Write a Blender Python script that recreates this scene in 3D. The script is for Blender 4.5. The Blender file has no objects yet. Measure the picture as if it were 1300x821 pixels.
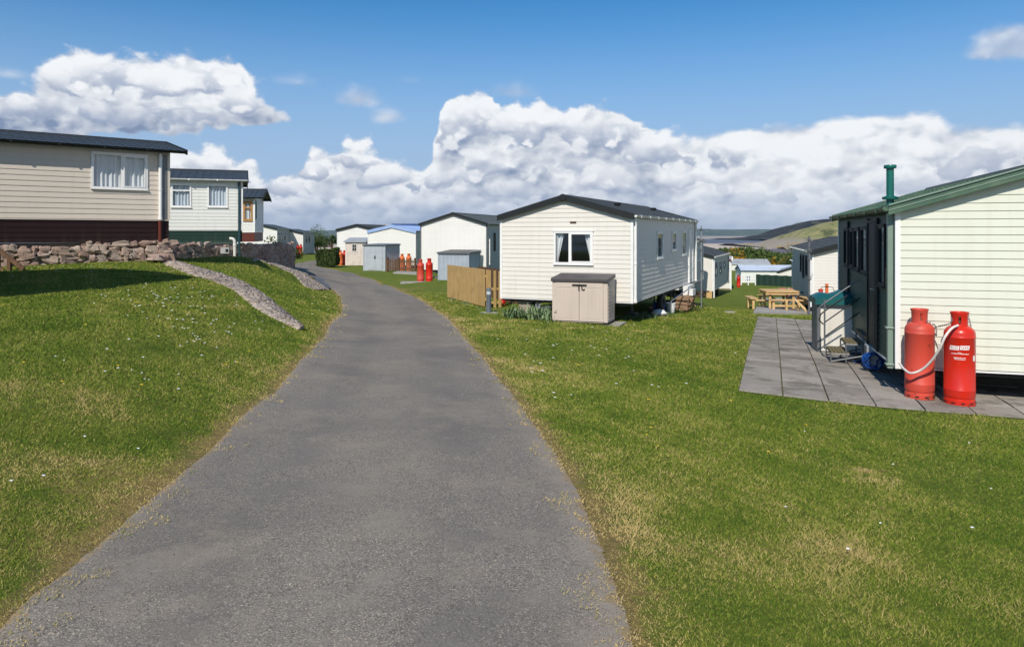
import bpy, bmesh, math, random
import numpy as np
from mathutils import Vector, Matrix
random.seed(7); rng = np.random.default_rng(11)
S = bpy.context.scene
COL = S.collection
F, CX, H, CZ = 930.0, 650.0, 296.0, 1.8       # calibration of the photograph: focal, centre column, horizon row, eye height
SEA = CZ - 18.0
R = math.radians

def P(px, py, D): return Vector(((px-CX)/F*D, D, CZ-(py-H)/F*D))

# ------------------------------------------------------------------ ids
def tag(o, label=None, cat=None, group=None, kind=None):
    if label: o['label'] = label
    if cat: o['category'] = cat
    if group: o['group'] = group
    if kind: o['kind'] = kind
    return o
def empty(name, loc, rz=0, label=None, cat=None, group=None):
    o = bpy.data.objects.new(name, None); COL.objects.link(o)
    o.location = loc; o.rotation_euler = (0, 0, rz); o.empty_display_size = .1
    return tag(o, label, cat, group)
def copy_tree(o, parent=None):
    c = o.copy(); COL.objects.link(c)
    if parent is not None: c.parent = parent
    for ch in KIDS.get(o.name, []):
        copy_tree(ch, c)
    return c
KIDS = {}

# ------------------------------------------------------------------ mesh builder
class MB:
    def __init__(s, M=None): s.v = []; s.f = []; s.M = M; s.c = []; s.cur = None
    def add(s, vs, fs):
        b = len(s.v)
        for v in vs:
            v = Vector(v)
            if s.M is not None: v = s.M @ v
            s.v.append(v)
            s.c.append(s.cur if s.cur is not None else .5)
        s.f += [tuple(i+b for i in f) for f in fs]
    def box(s, x0, x1, y0, y1, z0, z1, T=None):
        vs = [Vector((x, y, z)) for z in (z0, z1) for (x, y) in ((x0,y0),(x1,y0),(x1,y1),(x0,y1))]
        if T is not None: vs = [T @ v for v in vs]
        s.add(vs, [(3,2,1,0),(4,5,6,7),(0,1,5,4),(1,2,6,5),(2,3,7,6),(3,0,4,7)])
    def beam(s, a, b, w, h=None, up=(0,0,1)):
        a = Vector(a); b = Vector(b); h = h or w
        d = (b-a).normalized(); u = Vector(up)
        if abs(d.dot(u)) > .98: u = Vector((0,1,0))
        r = d.cross(u).normalized(); u = r.cross(d)
        vs = [p + r*sx*w/2 + u*sy*h/2 for p in (a, b) for sx, sy in ((-1,-1),(1,-1),(1,1),(-1,1))]
        s.add(vs, [(3,2,1,0),(4,5,6,7),(0,1,5,4),(1,2,6,5),(2,3,7,6),(3,0,4,7)])
    def tube(s, pts, r, n=10, cap=True):
        pts = [Vector(p) for p in pts]; rs = r if isinstance(r, (list, tuple)) else [r]*len(pts)
        vs = []; pu = None
        for i, p in enumerate(pts):
            d = (pts[min(i+1, len(pts)-1)] - pts[max(i-1, 0)]).normalized()
            u = Vector((0,0,1)) if abs(d.z) < .9 else Vector((0,1,0))
            if pu is not None: u = pu
            a = d.cross(u).normalized(); u2 = a.cross(d).normalized(); pu = u2
            for k in range(n):
                t = 2*math.pi*k/n
                vs.append(p + (a*math.cos(t)+u2*math.sin(t))*rs[i])
        fs = []
        for i in range(len(pts)-1):
            for k in range(n):
                fs.append((i*n+k, i*n+(k+1)%n, (i+1)*n+(k+1)%n, (i+1)*n+k))
        if cap: fs += [tuple(range(n-1,-1,-1)), tuple((len(pts)-1)*n+k for k in range(n))]
        s.add(vs, fs)
    def lathe(s, prof, n=32, T=None, a0=0, a1=2*math.pi):
        full = abs(a1-a0-2*math.pi) < 1e-6; m = n if full else n+1
        vs = []
        for (r, z) in prof:
            for k in range(m):
                t = a0+(a1-a0)*k/n
                v = Vector((r*math.cos(t), r*math.sin(t), z)); vs.append(T @ v if T is not None else v)
        fs = []
        for i in range(len(prof)-1):
            for k in range(n):
                k2 = (k+1) % m
                fs.append((i*m+k, i*m+k2, (i+1)*m+k2, (i+1)*m+k))
        s.add(vs, fs)
    def prism(s, poly, y0, y1):     # polygon in xz extruded along y
        n = len(poly)
        vs = [(x, y0, z) for x, z in poly] + [(x, y1, z) for x, z in poly]
        fs = [tuple(range(n)), tuple(range(2*n-1, n-1, -1))] + [(i, i+n, (i+1)%n+n, (i+1)%n) for i in range(n)]
        s.add(vs, fs)
    def build(s, name, mat, parent=None, smooth=False, bevel=0, attr=False):
        me = bpy.data.meshes.new(name); me.from_pydata([tuple(v) for v in s.v], [], s.f); me.update()
        if attr:
            a = me.attributes.new('tone', 'FLOAT', 'POINT'); a.data.foreach_set('value', s.c)
        me.materials.append(mat)
        if smooth:
            me.polygons.foreach_set('use_smooth', [True]*len(me.polygons))
        o = bpy.data.objects.new(name, me); COL.objects.link(o)
        if parent is not None:
            o.parent = parent; KIDS.setdefault(parent.name, []).append(o)
        if bevel:
            b = o.modifiers.new('Bevel', 'BEVEL'); b.width = bevel; b.segments = 2; b.limit_method = 'ANGLE'; b.angle_limit = R(35)
        if smooth and len(me.polygons) < 60000:
            try: me.set_sharp_from_angle(angle=R(38))
            except Exception: pass
        return o

def npmesh(name, V, Fc, mat, attrs=None, kind=None, smooth=False, nside=3):
    me = bpy.data.meshes.new(name)
    V = np.asarray(V, np.float32); Fc = np.asarray(Fc, np.int32)
    me.vertices.add(len(V)); me.vertices.foreach_set('co', V.ravel())
    me.loops.add(Fc.size); me.loops.foreach_set('vertex_index', Fc.ravel())
    me.polygons.add(len(Fc)); me.polygons.foreach_set('loop_start', np.arange(0, Fc.size, nside, dtype=np.int32))
    me.polygons.foreach_set('loop_total', np.full(len(Fc), nside, np.int32))
    if smooth: me.polygons.foreach_set('use_smooth', np.ones(len(Fc), bool))
    me.update(calc_edges=True)
    for k, a in (attrs or {}).items():
        at = me.attributes.new(k, 'FLOAT', 'POINT'); at.data.foreach_set('value', np.asarray(a, np.float32))
    me.materials.append(mat)
    o = bpy.data.objects.new(name, me); COL.objects.link(o)
    if kind: o['kind'] = kind
    return o

# ------------------------------------------------------------------ node helpers
class NT:
    def __init__(s, tree): s.t = tree; s.t.nodes.clear()
    def n(s, typ, **k):
        nd = s.t.nodes.new(typ)
        for a, b in k.items(): setattr(nd, a, b)
        return nd
    def put(s, sock, v):
        if isinstance(v, bpy.types.NodeSocket): s.t.links.new(v, sock)
        elif isinstance(v, (tuple, list)) and sock.type == 'RGBA' and len(v) == 3: sock.default_value = (*v, 1)
        else: sock.default_value = v
    def m(s, op, a, b=None, c=None, clamp=False):
        nd = s.n('ShaderNodeMath', operation=op, use_clamp=clamp)
        s.put(nd.inputs[0], a)
        if b is not None: s.put(nd.inputs[1], b)
        if c is not None: s.put(nd.inputs[2], c)
        return nd.outputs[0]
    def vm(s, op, a, b=None, scale=None):
        nd = s.n('ShaderNodeVectorMath', operation=op); s.put(nd.inputs[0], a)
        if b is not None: s.put(nd.inputs[1], b)
        if scale is not None: s.put(nd.inputs['Scale'], scale)
        return nd.outputs[0]
    def mix(s, f, a, b, blend='MIX'):
        nd = s.n('ShaderNodeMix', data_type='RGBA', blend_type=blend)
        s.put(nd.inputs[0], f); s.put(nd.inputs[6], a); s.put(nd.inputs[7], b)
        return nd.outputs[2]
    def noise(s, vec, scale, detail=4, rough=.55, dist=0, out=0, lac=2.0):
        nd = s.n('ShaderNodeTexNoise'); s.put(nd.inputs['Vector'], vec); nd.inputs['Scale'].default_value = scale
        nd.inputs['Detail'].default_value = detail; nd.inputs['Roughness'].default_value = rough
        nd.inputs['Distortion'].default_value = dist; nd.inputs['Lacunarity'].default_value = lac
        return nd.outputs[out]
    def voro(s, vec, scale, feature='F1', out='Distance'):
        nd = s.n('ShaderNodeTexVoronoi', feature=feature); s.put(nd.inputs['Vector'], vec); nd.inputs['Scale'].default_value = scale
        return nd.outputs[out]
    def ramp(s, v, a, b, lo=0.0, hi=1.0, smooth=True):
        nd = s.n('ShaderNodeMapRange'); nd.interpolation_type = 'SMOOTHSTEP' if smooth else 'LINEAR'
        s.put(nd.inputs[0], v); s.put(nd.inputs[1], a); s.put(nd.inputs[2], b); s.put(nd.inputs[3], lo); s.put(nd.inputs[4], hi)
        return nd.outputs[0]
    def bump(s, h, strength=.4, dist=.01):
        nd = s.n('ShaderNodeBump'); nd.inputs['Strength'].default_value = strength; nd.inputs['Distance'].default_value = dist
        s.put(nd.inputs['Height'], h); return nd.outputs[0]
    def obj(s): return s.n('ShaderNodeTexCoord').outputs['Object']
    def pos(s): return s.n('ShaderNodeNewGeometry').outputs['Position']
    def attr(s, name): return s.n('ShaderNodeAttribute', attribute_name=name).outputs['Fac']
    def principled(s, col, rough=.6, metal=0.0, normal=None, spec=.5):
        b = s.n('ShaderNodeBsdfPrincipled'); s.put(b.inputs['Base Color'], col); s.put(b.inputs['Roughness'], rough)
        b.inputs['Metallic'].default_value = metal; b.inputs['Specular IOR Level'].default_value = spec
        if normal is not None: s.put(b.inputs['Normal'], normal)
        return b
    def out(s, sh, w=False):
        o = s.n('ShaderNodeOutputWorld' if w else 'ShaderNodeOutputMaterial')
        s.t.links.new(sh if isinstance(sh, bpy.types.NodeSocket) else sh.outputs[0], o.inputs['Surface']); return o
def newmat(name):
    m = bpy.data.materials.new(name); m.use_nodes = True; return m, NT(m.node_tree)
def mat(name, col, rough=.6, metal=0.0, dirt=.18, scale=3.0, bump=.0, spec=.5, dirtcol=None, fine=60, stretch=(1,1,1)):
    m, t = newmat(name)
    p = t.vm('MULTIPLY', t.obj(), stretch)
    n1 = t.noise(p, scale, 6, .6); n2 = t.noise(p, fine, 3, .6)
    dc = dirtcol or tuple(c*.55 for c in col)
    f = t.m('MULTIPLY', t.ramp(n1, .42, .75), dirt*2, clamp=True)
    f = t.m('ADD', f, t.m('MULTIPLY', n2, dirt*.6), clamp=True)
    c = t.mix(f, col, dc)
    rg = t.m('ADD', rough-.06, t.m('MULTIPLY', n1, .14), clamp=True)
    nm = t.bump(t.m('ADD', n2, t.m('MULTIPLY', n1, .5)), bump, .004) if bump else None
    t.out(t.principled(c, rg, metal, nm, spec)); return m

# ---- materials
def siding_mat(name, col, dirtcol=(.30,.27,.20), dirt=.12, spec=.2):
    m, t = newmat(name); o = t.obj()
    streak = t.noise(t.vm('MULTIPLY', o, (7, 7, .5)), 1.0, 4, .6)
    big = t.noise(o, .8, 3, .5); fine = t.noise(t.vm('MULTIPLY', o, (4, 4, 60)), 1.5, 3, .6)
    f = t.m('MULTIPLY', t.ramp(streak, .45, .8), dirt)
    f = t.m('ADD', f, t.m('MULTIPLY', t.ramp(big, .45, .8), dirt*.6))
    f = t.m('ADD', f, t.m('MULTIPLY', fine, dirt*.35), clamp=True)
    c = t.mix(f, col, dirtcol)
    sz = t.n('ShaderNodeSeparateXYZ'); t.put(sz.inputs[0], o)
    foot = t.m('MULTIPLY', t.ramp(t.m('ADD', sz.outputs[2], t.m('MULTIPLY', big, .5)), 1.25, .45), t.ramp(streak, .35, .7)); c = t.mix(t.m('MULTIPLY', foot, dirt*1.6), c, (.20,.21,.12))
    nm = t.bump(t.m('ADD', t.m('MULTIPLY', fine, .3), big), .25, .02)
    t.out(t.principled(c, .5, 0, nm, spec)); return m
M = {}
M['cream'] = siding_mat('cream_siding', (.70,.67,.61))
M['ivory'] = siding_mat('ivory_siding', (.74,.73,.69))
M['beige'] = siding_mat('beige_siding', (.66,.585,.50))
M['whitish'] = siding_mat('white_siding', (.70,.71,.67))
M['palegreen'] = siding_mat('pale_green_cream_siding', (.66,.67,.57))
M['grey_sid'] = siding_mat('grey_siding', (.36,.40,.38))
M['greensid'] = siding_mat('dark_green_siding', (.030,.075,.055), (.10,.11,.08), .25, .12)
M['brown_skirt'] = siding_mat('brown_skirt', (.020,.007,.008), (.07,.05,.045), .10)
M['green_skirt'] = siding_mat('green_skirt', (.012,.036,.028), (.06,.07,.05), .12)
M['rust_skirt'] = siding_mat('rust_skirt', (.12,.03,.02), (.07,.05,.045), .15)
M['red_skirt'] = siding_mat('red_skirt', (.16,.02,.02), (.07,.05,.045), .15)
M['roof_dark'] = mat('slate_grey_roof', (.045,.053,.060), .38, 0, .25, 1.2, .1)
M['roof_mid'] = mat('mid_grey_roof', (.085,.10,.105), .4, 0, .25, 1.2, .1)
M['roof_blue'] = mat('blue_grey_roof', (.05,.075,.10), .4, 0, .2, 1.2, .1)
M['roof_sky'] = mat('pale_blue_roof', (.30,.42,.68), .5, 0, .2, 1.0)
M['roof_ice'] = mat('ice_blue_roof', (.50,.56,.66), .5, 0, .2, 1.0)
M['roof_pale'] = mat('pale_roof', (.36,.38,.40), .5, 0, .3, 1.0)
M['roof_beige'] = mat('beige_roof', (.45,.41,.33), .6, 0, .3, 1.0)
M['roof_navy'] = mat('navy_roof', (.05,.09,.24), .45, 0, .2, 1.0)
M['green_trim'] = mat('green_fascia', (.038,.092,.058), .4, 0, .2, 2.0, dirtcol=(.20,.26,.16))
M['teal'] = mat('teal_metal', (.006,.12,.095), .32, 0, .15, 3)
M['tealpipe'] = mat('dark_teal_pipe', (.02,.06,.07), .35, 0, .15, 3)
M['teal_plastic'] = mat('teal_plastic', (.010,.105,.105), .42, 0, .22, 3, .15)
M['dark'] = mat('dark_trim', (.020,.023,.024), .55, 0, .2, 2, spec=.22)
M['black'] = mat('black_underside', (.012,.012,.013), .8, 0, .3, 2)
M['white'] = mat('white_pvc', (.80,.80,.78), .35, 0, .10, 3)
M['sage'] = mat('sage_pvc', (.20,.27,.215), .4, 0, .15, 3)
M['browntrim'] = mat('brown_trim', (.10,.045,.02), .6, 0, .3, 3)
M['oak'] = mat('golden_oak_frame', (.42,.20,.05), .5, 0, .25, 8)
M['steel'] = mat('galvanised_steel', (.42,.44,.46), .42, .75, .25, 6, .1)
M['steel_dull'] = mat('dull_grey_post', (.16,.17,.18), .5, .3, .25, 6)
M['shedmetal'] = mat('blue_grey_shed_metal', (.40,.45,.52), .42, .1, .2, 2, .05)
M['shedmetal2'] = mat('grey_shed_metal', (.46,.50,.54), .42, .1, .15, 2, .05)
M['shedroof'] = mat('lichened_shed_roof', (.30,.29,.27), .7, 0, .4, 3, .2)
M['plastic'] = mat('beige_resin', (.56,.47,.40), .55, 0, .08, 3, .12, fine=120, stretch=(1,1,.25))
M['plastic_lid'] = mat('brown_grey_resin_lid', (.070,.060,.062), .5, 0, .15, 3, .15)
M['concrete'] = mat('concrete', (.36,.34,.31), .85, 0, .3, 3, .5)
M['brick'] = mat('pale_block', (.34,.29,.23), .85, 0, .35, 6, .6)
M['red'] = mat('red_enamel', (.60,.020,.008), .30, 0, .10, 4, .03)
M['redfade'] = mat('faded_red_enamel', (.58,.055,.032), .52, 0, .16, 3, .05, dirtcol=(.42,.10,.06))
M['orange'] = mat('orange_enamel', (.68,.15,.04), .5, 0, .15, 4)
M['brass'] = mat('brass_valve', (.42,.36,.26), .35, .9, .2, 8)
M['hose'] = mat('white_hose', (.72,.66,.62), .5, 0, .12, 10)
M['hole'] = mat('dark_slot', (.01,.008,.008), .8)
M['bollard'] = mat('bollard_grey', (.10,.12,.15), .5, 0, .2, 5)
M['tread'] = mat('mossy_tread', (.17,.135,.07), .9, 0, .4, 12, .6)
M['blue'] = mat('blue_plastic', (.006,.06,.26), .4, 0, .15, 4)
M['cloth'] = mat('white_rag', (.75,.73,.70), .9, 0, .1, 6)
M['rubber'] = mat('black_rubber', (.02,.02,.02), .7)
M['cabinet'] = mat('grey_cabinet', (.42,.43,.42), .5, 0, .15, 4)
M['logo'] = mat('white_decal', (.78,.76,.74), .5, 0, .08, 10)
M['screen'] = mat('green_netting', (.008,.035,.022), .8, 0, .3, 8, .4)
M['curtain'] = mat('net_curtain', (.74,.74,.76), .9, 0, .05, 3)
M['curtain_g'] = mat('grey_blue_curtain', (.58,.62,.68), .9, 0, .05, 3)
M['interior'] = mat('interior_lining', (.10,.085,.07), .9)
M['soil'] = mat('dry_soil', (.20,.15,.10), .95, 0, .4, 4, .6)

def enamel(name, col, rough, chip=.60, fade=.0):
    m, t = newmat(name); o = t.obj(); n = t.noise(o, 9, 6, .7); b = t.noise(t.vm('MULTIPLY', o, (1,1,.35)), 5, 4, .6); sx = t.n('ShaderNodeSeparateXYZ'); t.put(sx.inputs[0], o)
    c = t.mix(t.m('MULTIPLY', t.ramp(b, .4, .7), .35+fade), col, tuple(min(1, x*.72+.03) for x in col))
    c = t.mix(t.ramp(t.noise(t.vm('MULTIPLY', o, (30,30,4)), 1.0, 4, .7), .66, .70, 0, .45), c, tuple(x*.5+.12 for x in col))
    foot = t.ramp(sx.outputs[2], .22, .0, 0, .10)
    c = t.mix(t.ramp(t.m('ADD', n, foot), chip, chip+.03, 0, .85), c, (.12,.045,.025))
    t.out(t.principled(c, t.m('ADD', rough, t.m('MULTIPLY', b, .15)), 0, t.bump(b, .05, .004), .4)); return m
M['red'] = enamel('red_enamel', (.58,.020,.008), .22, .66)
M['redfade'] = enamel('faded_red_enamel', (.56,.060,.035), .45, .63, .25)
def wood_mat(name, a, b, ax=2):
    m, t = newmat(name); sc = [22, 22, 22]; sc[ax] = 1.2
    o = t.obj(); g = t.noise(t.vm('MULTIPLY', o, tuple(sc)), 1.0, 5, .65, .6)
    k = t.noise(o, 2.5, 3)
    c = t.mix(t.ramp(g, .3, .72), a, b); c = t.mix(t.m('MULTIPLY', t.ramp(k, .45, .75), .35), c, tuple(x*.5 for x in a))
    t.out(t.principled(c, .8, 0, t.bump(g, .5, .006), .25)); return m
M['wood_v'] = wood_mat('new_timber_boards', (.43,.27,.10), (.56,.39,.18), 2)
M['wood_h'] = wood_mat('pale_picnic_timber', (.52,.33,.13), (.66,.47,.24), 0)
M['wood_old'] = wood_mat('brown_old_timber', (.10,.055,.03), (.17,.10,.06), 2)
M['log'] = wood_mat('cut_log', (.30,.19,.11), (.14,.09,.06), 0)
M['shed_cream'] = wood_mat('cream_painted_boards', (.60,.52,.46), (.66,.59,.54), 2)

def glass_mat():
    m, t = newmat('window_glass')
    tr = t.n('ShaderNodeBsdfTransparent'); tr.inputs[0].default_value = (.90,.93,.93,1)
    gl = t.n('ShaderNodeBsdfGlossy'); gl.inputs[0].default_value = (.9,.95,1,1); gl.inputs['Roughness'].default_value = .03
    lw = t.n('ShaderNodeLayerWeight'); lw.inputs[0].default_value = .5; fo = t.m('ADD', .06, t.m('MULTIPLY', t.m('POWER', lw.outputs['Facing'], 4.0), .9), clamp=True)
    mx = t.n('ShaderNodeMixShader'); t.t.links.new(fo, mx.inputs[0])
    t.t.links.new(tr.outputs[0], mx.inputs[1]); t.t.links.new(gl.outputs[0], mx.inputs[2]); t.out(mx); return m
M['glass'] = glass_mat()
M['lens'] = mat('pale_diffuser', (.5,.58,.62), .3)

def stone_mat():
    m, t = newmat('rubble_stone'); p = t.pos(); a = t.attr('tone')
    n = t.noise(p, 9, 6, .65); n2 = t.noise(p, 40, 4, .6)
    c = t.mix(a, (.30,.195,.15), (.44,.36,.30))
    c = t.mix(t.ramp(t.noise(p, 3.1, 2), .5, .7), c, (.36,.25,.22))
    c = t.mix(t.m('MULTIPLY', t.ramp(n, .52, .66), .7), c, (.075,.06,.052))
    c = t.mix(t.m('MULTIPLY', t.ramp(n2, .58, .7), .6), c, (.50,.47,.42))
    t.out(t.principled(c, .92, 0, t.bump(t.m('ADD', n, t.m('MULTIPLY', n2, .4)), .9, .03), .2)); return m
M['stone'] = stone_mat()
def pale_stone():
    m, t = newmat('pale_cobble'); p = t.pos(); a = t.attr('tone'); n = t.noise(p, 30, 4, .6)
    c = t.mix(a, (.24,.185,.145), (.50,.43,.37)); c = t.mix(t.m('MULTIPLY', t.ramp(n, .5, .7), .5), c, (.16,.125,.10))
    t.out(t.principled(c, .9, 0, t.bump(n, .7, .02), .2)); return m
M['cobble'] = pale_stone()

def asphalt_mat():
    m, t = newmat('chip_asphalt'); p = t.pos(); e = t.attr('edge'); z0 = t.vm('MULTIPLY', p, (1,1,0))
    v = t.voro(z0, 150, out='Color'); vs = t.n('ShaderNodeSeparateColor'); t.put(vs.inputs[0], v)
    vd = t.voro(z0, 150)
    v2 = t.voro(z0, 70, out='Color'); vs2 = t.n('ShaderNodeSeparateColor'); t.put(vs2.inputs[0], v2)
    big = t.noise(z0, .55, 5, .6); mid = t.noise(z0, 2.2, 5, .6); small = t.noise(z0, 14, 5, .7)
    c = t.mix(t.ramp(vs.outputs[0], .0, 1), (.105,.094,.080), (.255,.226,.190))
    c = t.mix(t.ramp(vs.outputs[1], .90, .95), c, (.42,.36,.28))
    c = t.mix(t.m('MULTIPLY', t.ramp(small, .40, .66), .40), c, (.225,.205,.18))
    c = t.mix(t.m('MULTIPLY', t.ramp(big, .45, .62), .45), c, (.115,.106,.095)); c = t.mix(t.m('MULTIPLY', t.ramp(t.noise(z0, .9, 6, .75), .50, .64), .50), c, (.265,.225,.175))
    c = t.mix(t.m('MULTIPLY', t.ramp(mid, .50, .72), .38), c, (.26,.232,.198))
    tn_ = t.attr('across')
    wl = t.m('MULTIPLY', t.m('ADD', t.ramp(t.m('ABSOLUTE', t.m('SUBTRACT', tn_, .28)), .12, .02), t.ramp(t.m('ABSOLUTE', t.m('SUBTRACT', tn_, .72)), .12, .02)), t.ramp(mid, .35, .6))
    c = t.mix(t.m('MULTIPLY', wl, .30), c, (.115,.106,.098))
    c = t.mix(t.m('MULTIPLY', t.m('MULTIPLY', t.ramp(t.m('ABSOLUTE', t.m('SUBTRACT', tn_, .5)), .14, .02), t.ramp(t.noise(z0, 1.1, 5, .7), .46, .62)), .5), c, (.25,.222,.18))
    # wheel-worn pale dusty margins
    d = t.m('MULTIPLY', t.ramp(t.m('ADD', e, t.m('MULTIPLY', t.noise(z0, 3, 5, .65), .55)), .20, .62, 1, 0), .62)
    c = t.mix(t.m('MULTIPLY', d, t.ramp(tn_, .3, .75, .30, 1.15)), c, (.34,.285,.225))
    rag = t.m('ADD', t.m('MULTIPLY', t.m('SUBTRACT', t.noise(z0, 6, 6, .75), .5), .50), t.m('MULTIPLY', t.m('SUBTRACT', t.noise(z0, 40, 4, .7), .5), .16))
    c = t.mix(t.ramp(t.m('ADD', e, rag), .02, .06, .92, 0), c, t.mix(t.noise(z0, 30, 4, .7), (.22,.15,.08), (.36,.27,.14)))
    h = t.m('ADD', t.m('MULTIPLY', vd, -1.0), t.m('MULTIPLY', small, .8))
    t.out(t.principled(c, .85, 0, t.bump(h, .4, .003), .2)); return m
M['asphalt'] = asphalt_mat()

def ground_mat():
    m, t = newmat('lawn'); p = t.pos(); dry = t.attr('dry'); z0 = t.vm('MULTIPLY', p, (1,1,0))
    rt = t.n('ShaderNodeVectorRotate'); rt.rotation_type='Z_AXIS'; t.put(rt.inputs['Vector'], z0); rt.inputs['Angle'].default_value = R(22)
    st = t.vm('MULTIPLY', rt.outputs[0], (1.0, .28, 1))
    big = t.noise(z0, .30, 4, .6); mid = t.noise(z0, 1.6, 5, .65); sm = t.noise(z0, 12, 5, .7); fi = t.noise(z0, 70, 4, .7)
    c = t.mix(t.ramp(mid, .35, .65), (.115,.170,.016), (.19,.215,.03))
    c = t.mix(t.m('MULTIPLY', t.ramp(t.noise(st, 1.1, 4, .6), .45, .7), .6), c, (.20,.21,.045))
    c = t.mix(t.m('MULTIPLY', t.ramp(big, .5, .66), .55), c, (.16,.185,.03))
    c = t.mix(t.m('MULTIPLY', t.ramp(sm, .38, .62), .55), c, (.070,.120,.013))
    c = t.mix(t.m('MULTIPLY', t.ramp(fi, .5, .75), .45), c, (.19,.20,.06))
    c = t.mix(t.m('MULTIPLY', t.ramp(fi, .48, .28), .55), c, (.045,.075,.012))
    f = t.m('ADD', dry, t.m('MULTIPLY', t.m('SUBTRACT', t.noise(z0, 2.3, 5, .72), .55), 1.5))
    straw = t.mix(t.ramp(sm, .4, .65), (.36,.25,.095), (.24,.165,.07))
    c = t.mix(t.m('MULTIPLY', t.ramp(t.m('ADD', f, t.m('MULTIPLY', t.m('SUBTRACT', sm, .5), 1.2)), .20, .62), .80), c, straw)
    t.out(t.principled(c, .95, 0, t.bump(t.m('ADD', t.m('MULTIPLY', sm, 1.2), t.m('ADD', fi, t.m('MULTIPLY', mid, 2))), .9, .035), .15)); return m
M['lawn'] = ground_mat()
def blade_mat():
    m, t = newmat('grass_blade'); a = t.attr('tone'); z0 = t.pos()
    cr = t.n('ShaderNodeValToRGB'); t.put(cr.inputs[0], a)
    e = cr.color_ramp.elements; e[0].position = 0; e[0].color = (.060,.125,.010,1); e[1].position = 1; e[1].color = (.60,.45,.19,1)
    for pz, cc in ((.30, (.155,.225,.020,1)), (.52, (.26,.29,.040,1)), (.75, (.44,.37,.12,1))):
        k = e.new(pz); k.color = cc
    gn = t.n('ShaderNodeNewGeometry').outputs['Normal']
    up_ = t.vm('NORMALIZE', t.vm('ADD', t.vm('SCALE', gn, scale=.8), (0, 0, 1.0)))
    b = t.principled(cr.outputs[0], .65, 0, up_, .2)
    tl = t.n('ShaderNodeBsdfTranslucent'); t.put(tl.inputs[0], cr.outputs[0])
    mx = t.n('ShaderNodeMixShader'); mx.inputs[0].default_value = .25
    t.t.links.new(b.outputs[0], mx.inputs[1]); t.t.links.new(tl.outputs[0], mx.inputs[2]); t.out(mx); return m
M['blade'] = blade_mat()
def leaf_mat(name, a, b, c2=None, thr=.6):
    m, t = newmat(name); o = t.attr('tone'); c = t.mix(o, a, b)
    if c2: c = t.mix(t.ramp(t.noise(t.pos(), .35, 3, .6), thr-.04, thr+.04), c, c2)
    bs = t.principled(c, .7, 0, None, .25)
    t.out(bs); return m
M['hedge'] = leaf_mat('hedge_leaf', (.022,.045,.010), (.085,.12,.025))
M['tree'] = leaf_mat('tree_leaf', (.03,.06,.015), (.12,.15,.04))
M['iris'] = leaf_mat('strappy_leaf', (.05,.11,.03), (.26,.34,.18))
M['shrub'] = leaf_mat('scrub_leaf', (.020,.045,.010), (.085,.125,.022))
M['gorse'] = leaf_mat('gorse_bloom', (.085,.075,.012), (.42,.22,.015))
M['petal'] = mat('daisy_petal', (.80,.80,.76), .7, 0, .02)
M['yellow'] = mat('dandelion_petal', (.75,.50,.02), .7, 0, .02)
def slab_mat():
    m, t = newmat('paving_slab'); p = t.pos(); a = t.attr('tone'); n = t.noise(p, 1.7, 6, .7); s = t.noise(p, 22, 5, .7)
    c = t.mix(a, (.235,.208,.178), (.345,.313,.272)); c = t.mix(t.m('MULTIPLY', t.ramp(n, .46, .62), .62), c, (.10,.09,.072)); c = t.mix(t.m('MULTIPLY', t.ramp(t.noise(p, 6, 6, .75), .54, .64), .5), c, (.34,.315,.275))
    c = t.mix(t.m('MULTIPLY', t.ramp(s, .60, .68), .6), c, (.42,.41,.39)); c = t.mix(t.m('MULTIPLY', t.ramp(s, .42, .3), .5), c, (.08,.075,.07))
    c = t.mix(t.ramp(t.noise(p, 5.5, 6, .8), .66, .70, 0, .8), c, (.45,.44,.42))
    t.out(t.principled(c, .9, 0, t.bump(s, .5, .01), .12)); return m
M['slab'] = slab_mat()
M['joint'] = mat('mossy_joint', (.07,.085,.025), .95, 0, .5, 3, .8, dirtcol=(.12,.08,.04))

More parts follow.
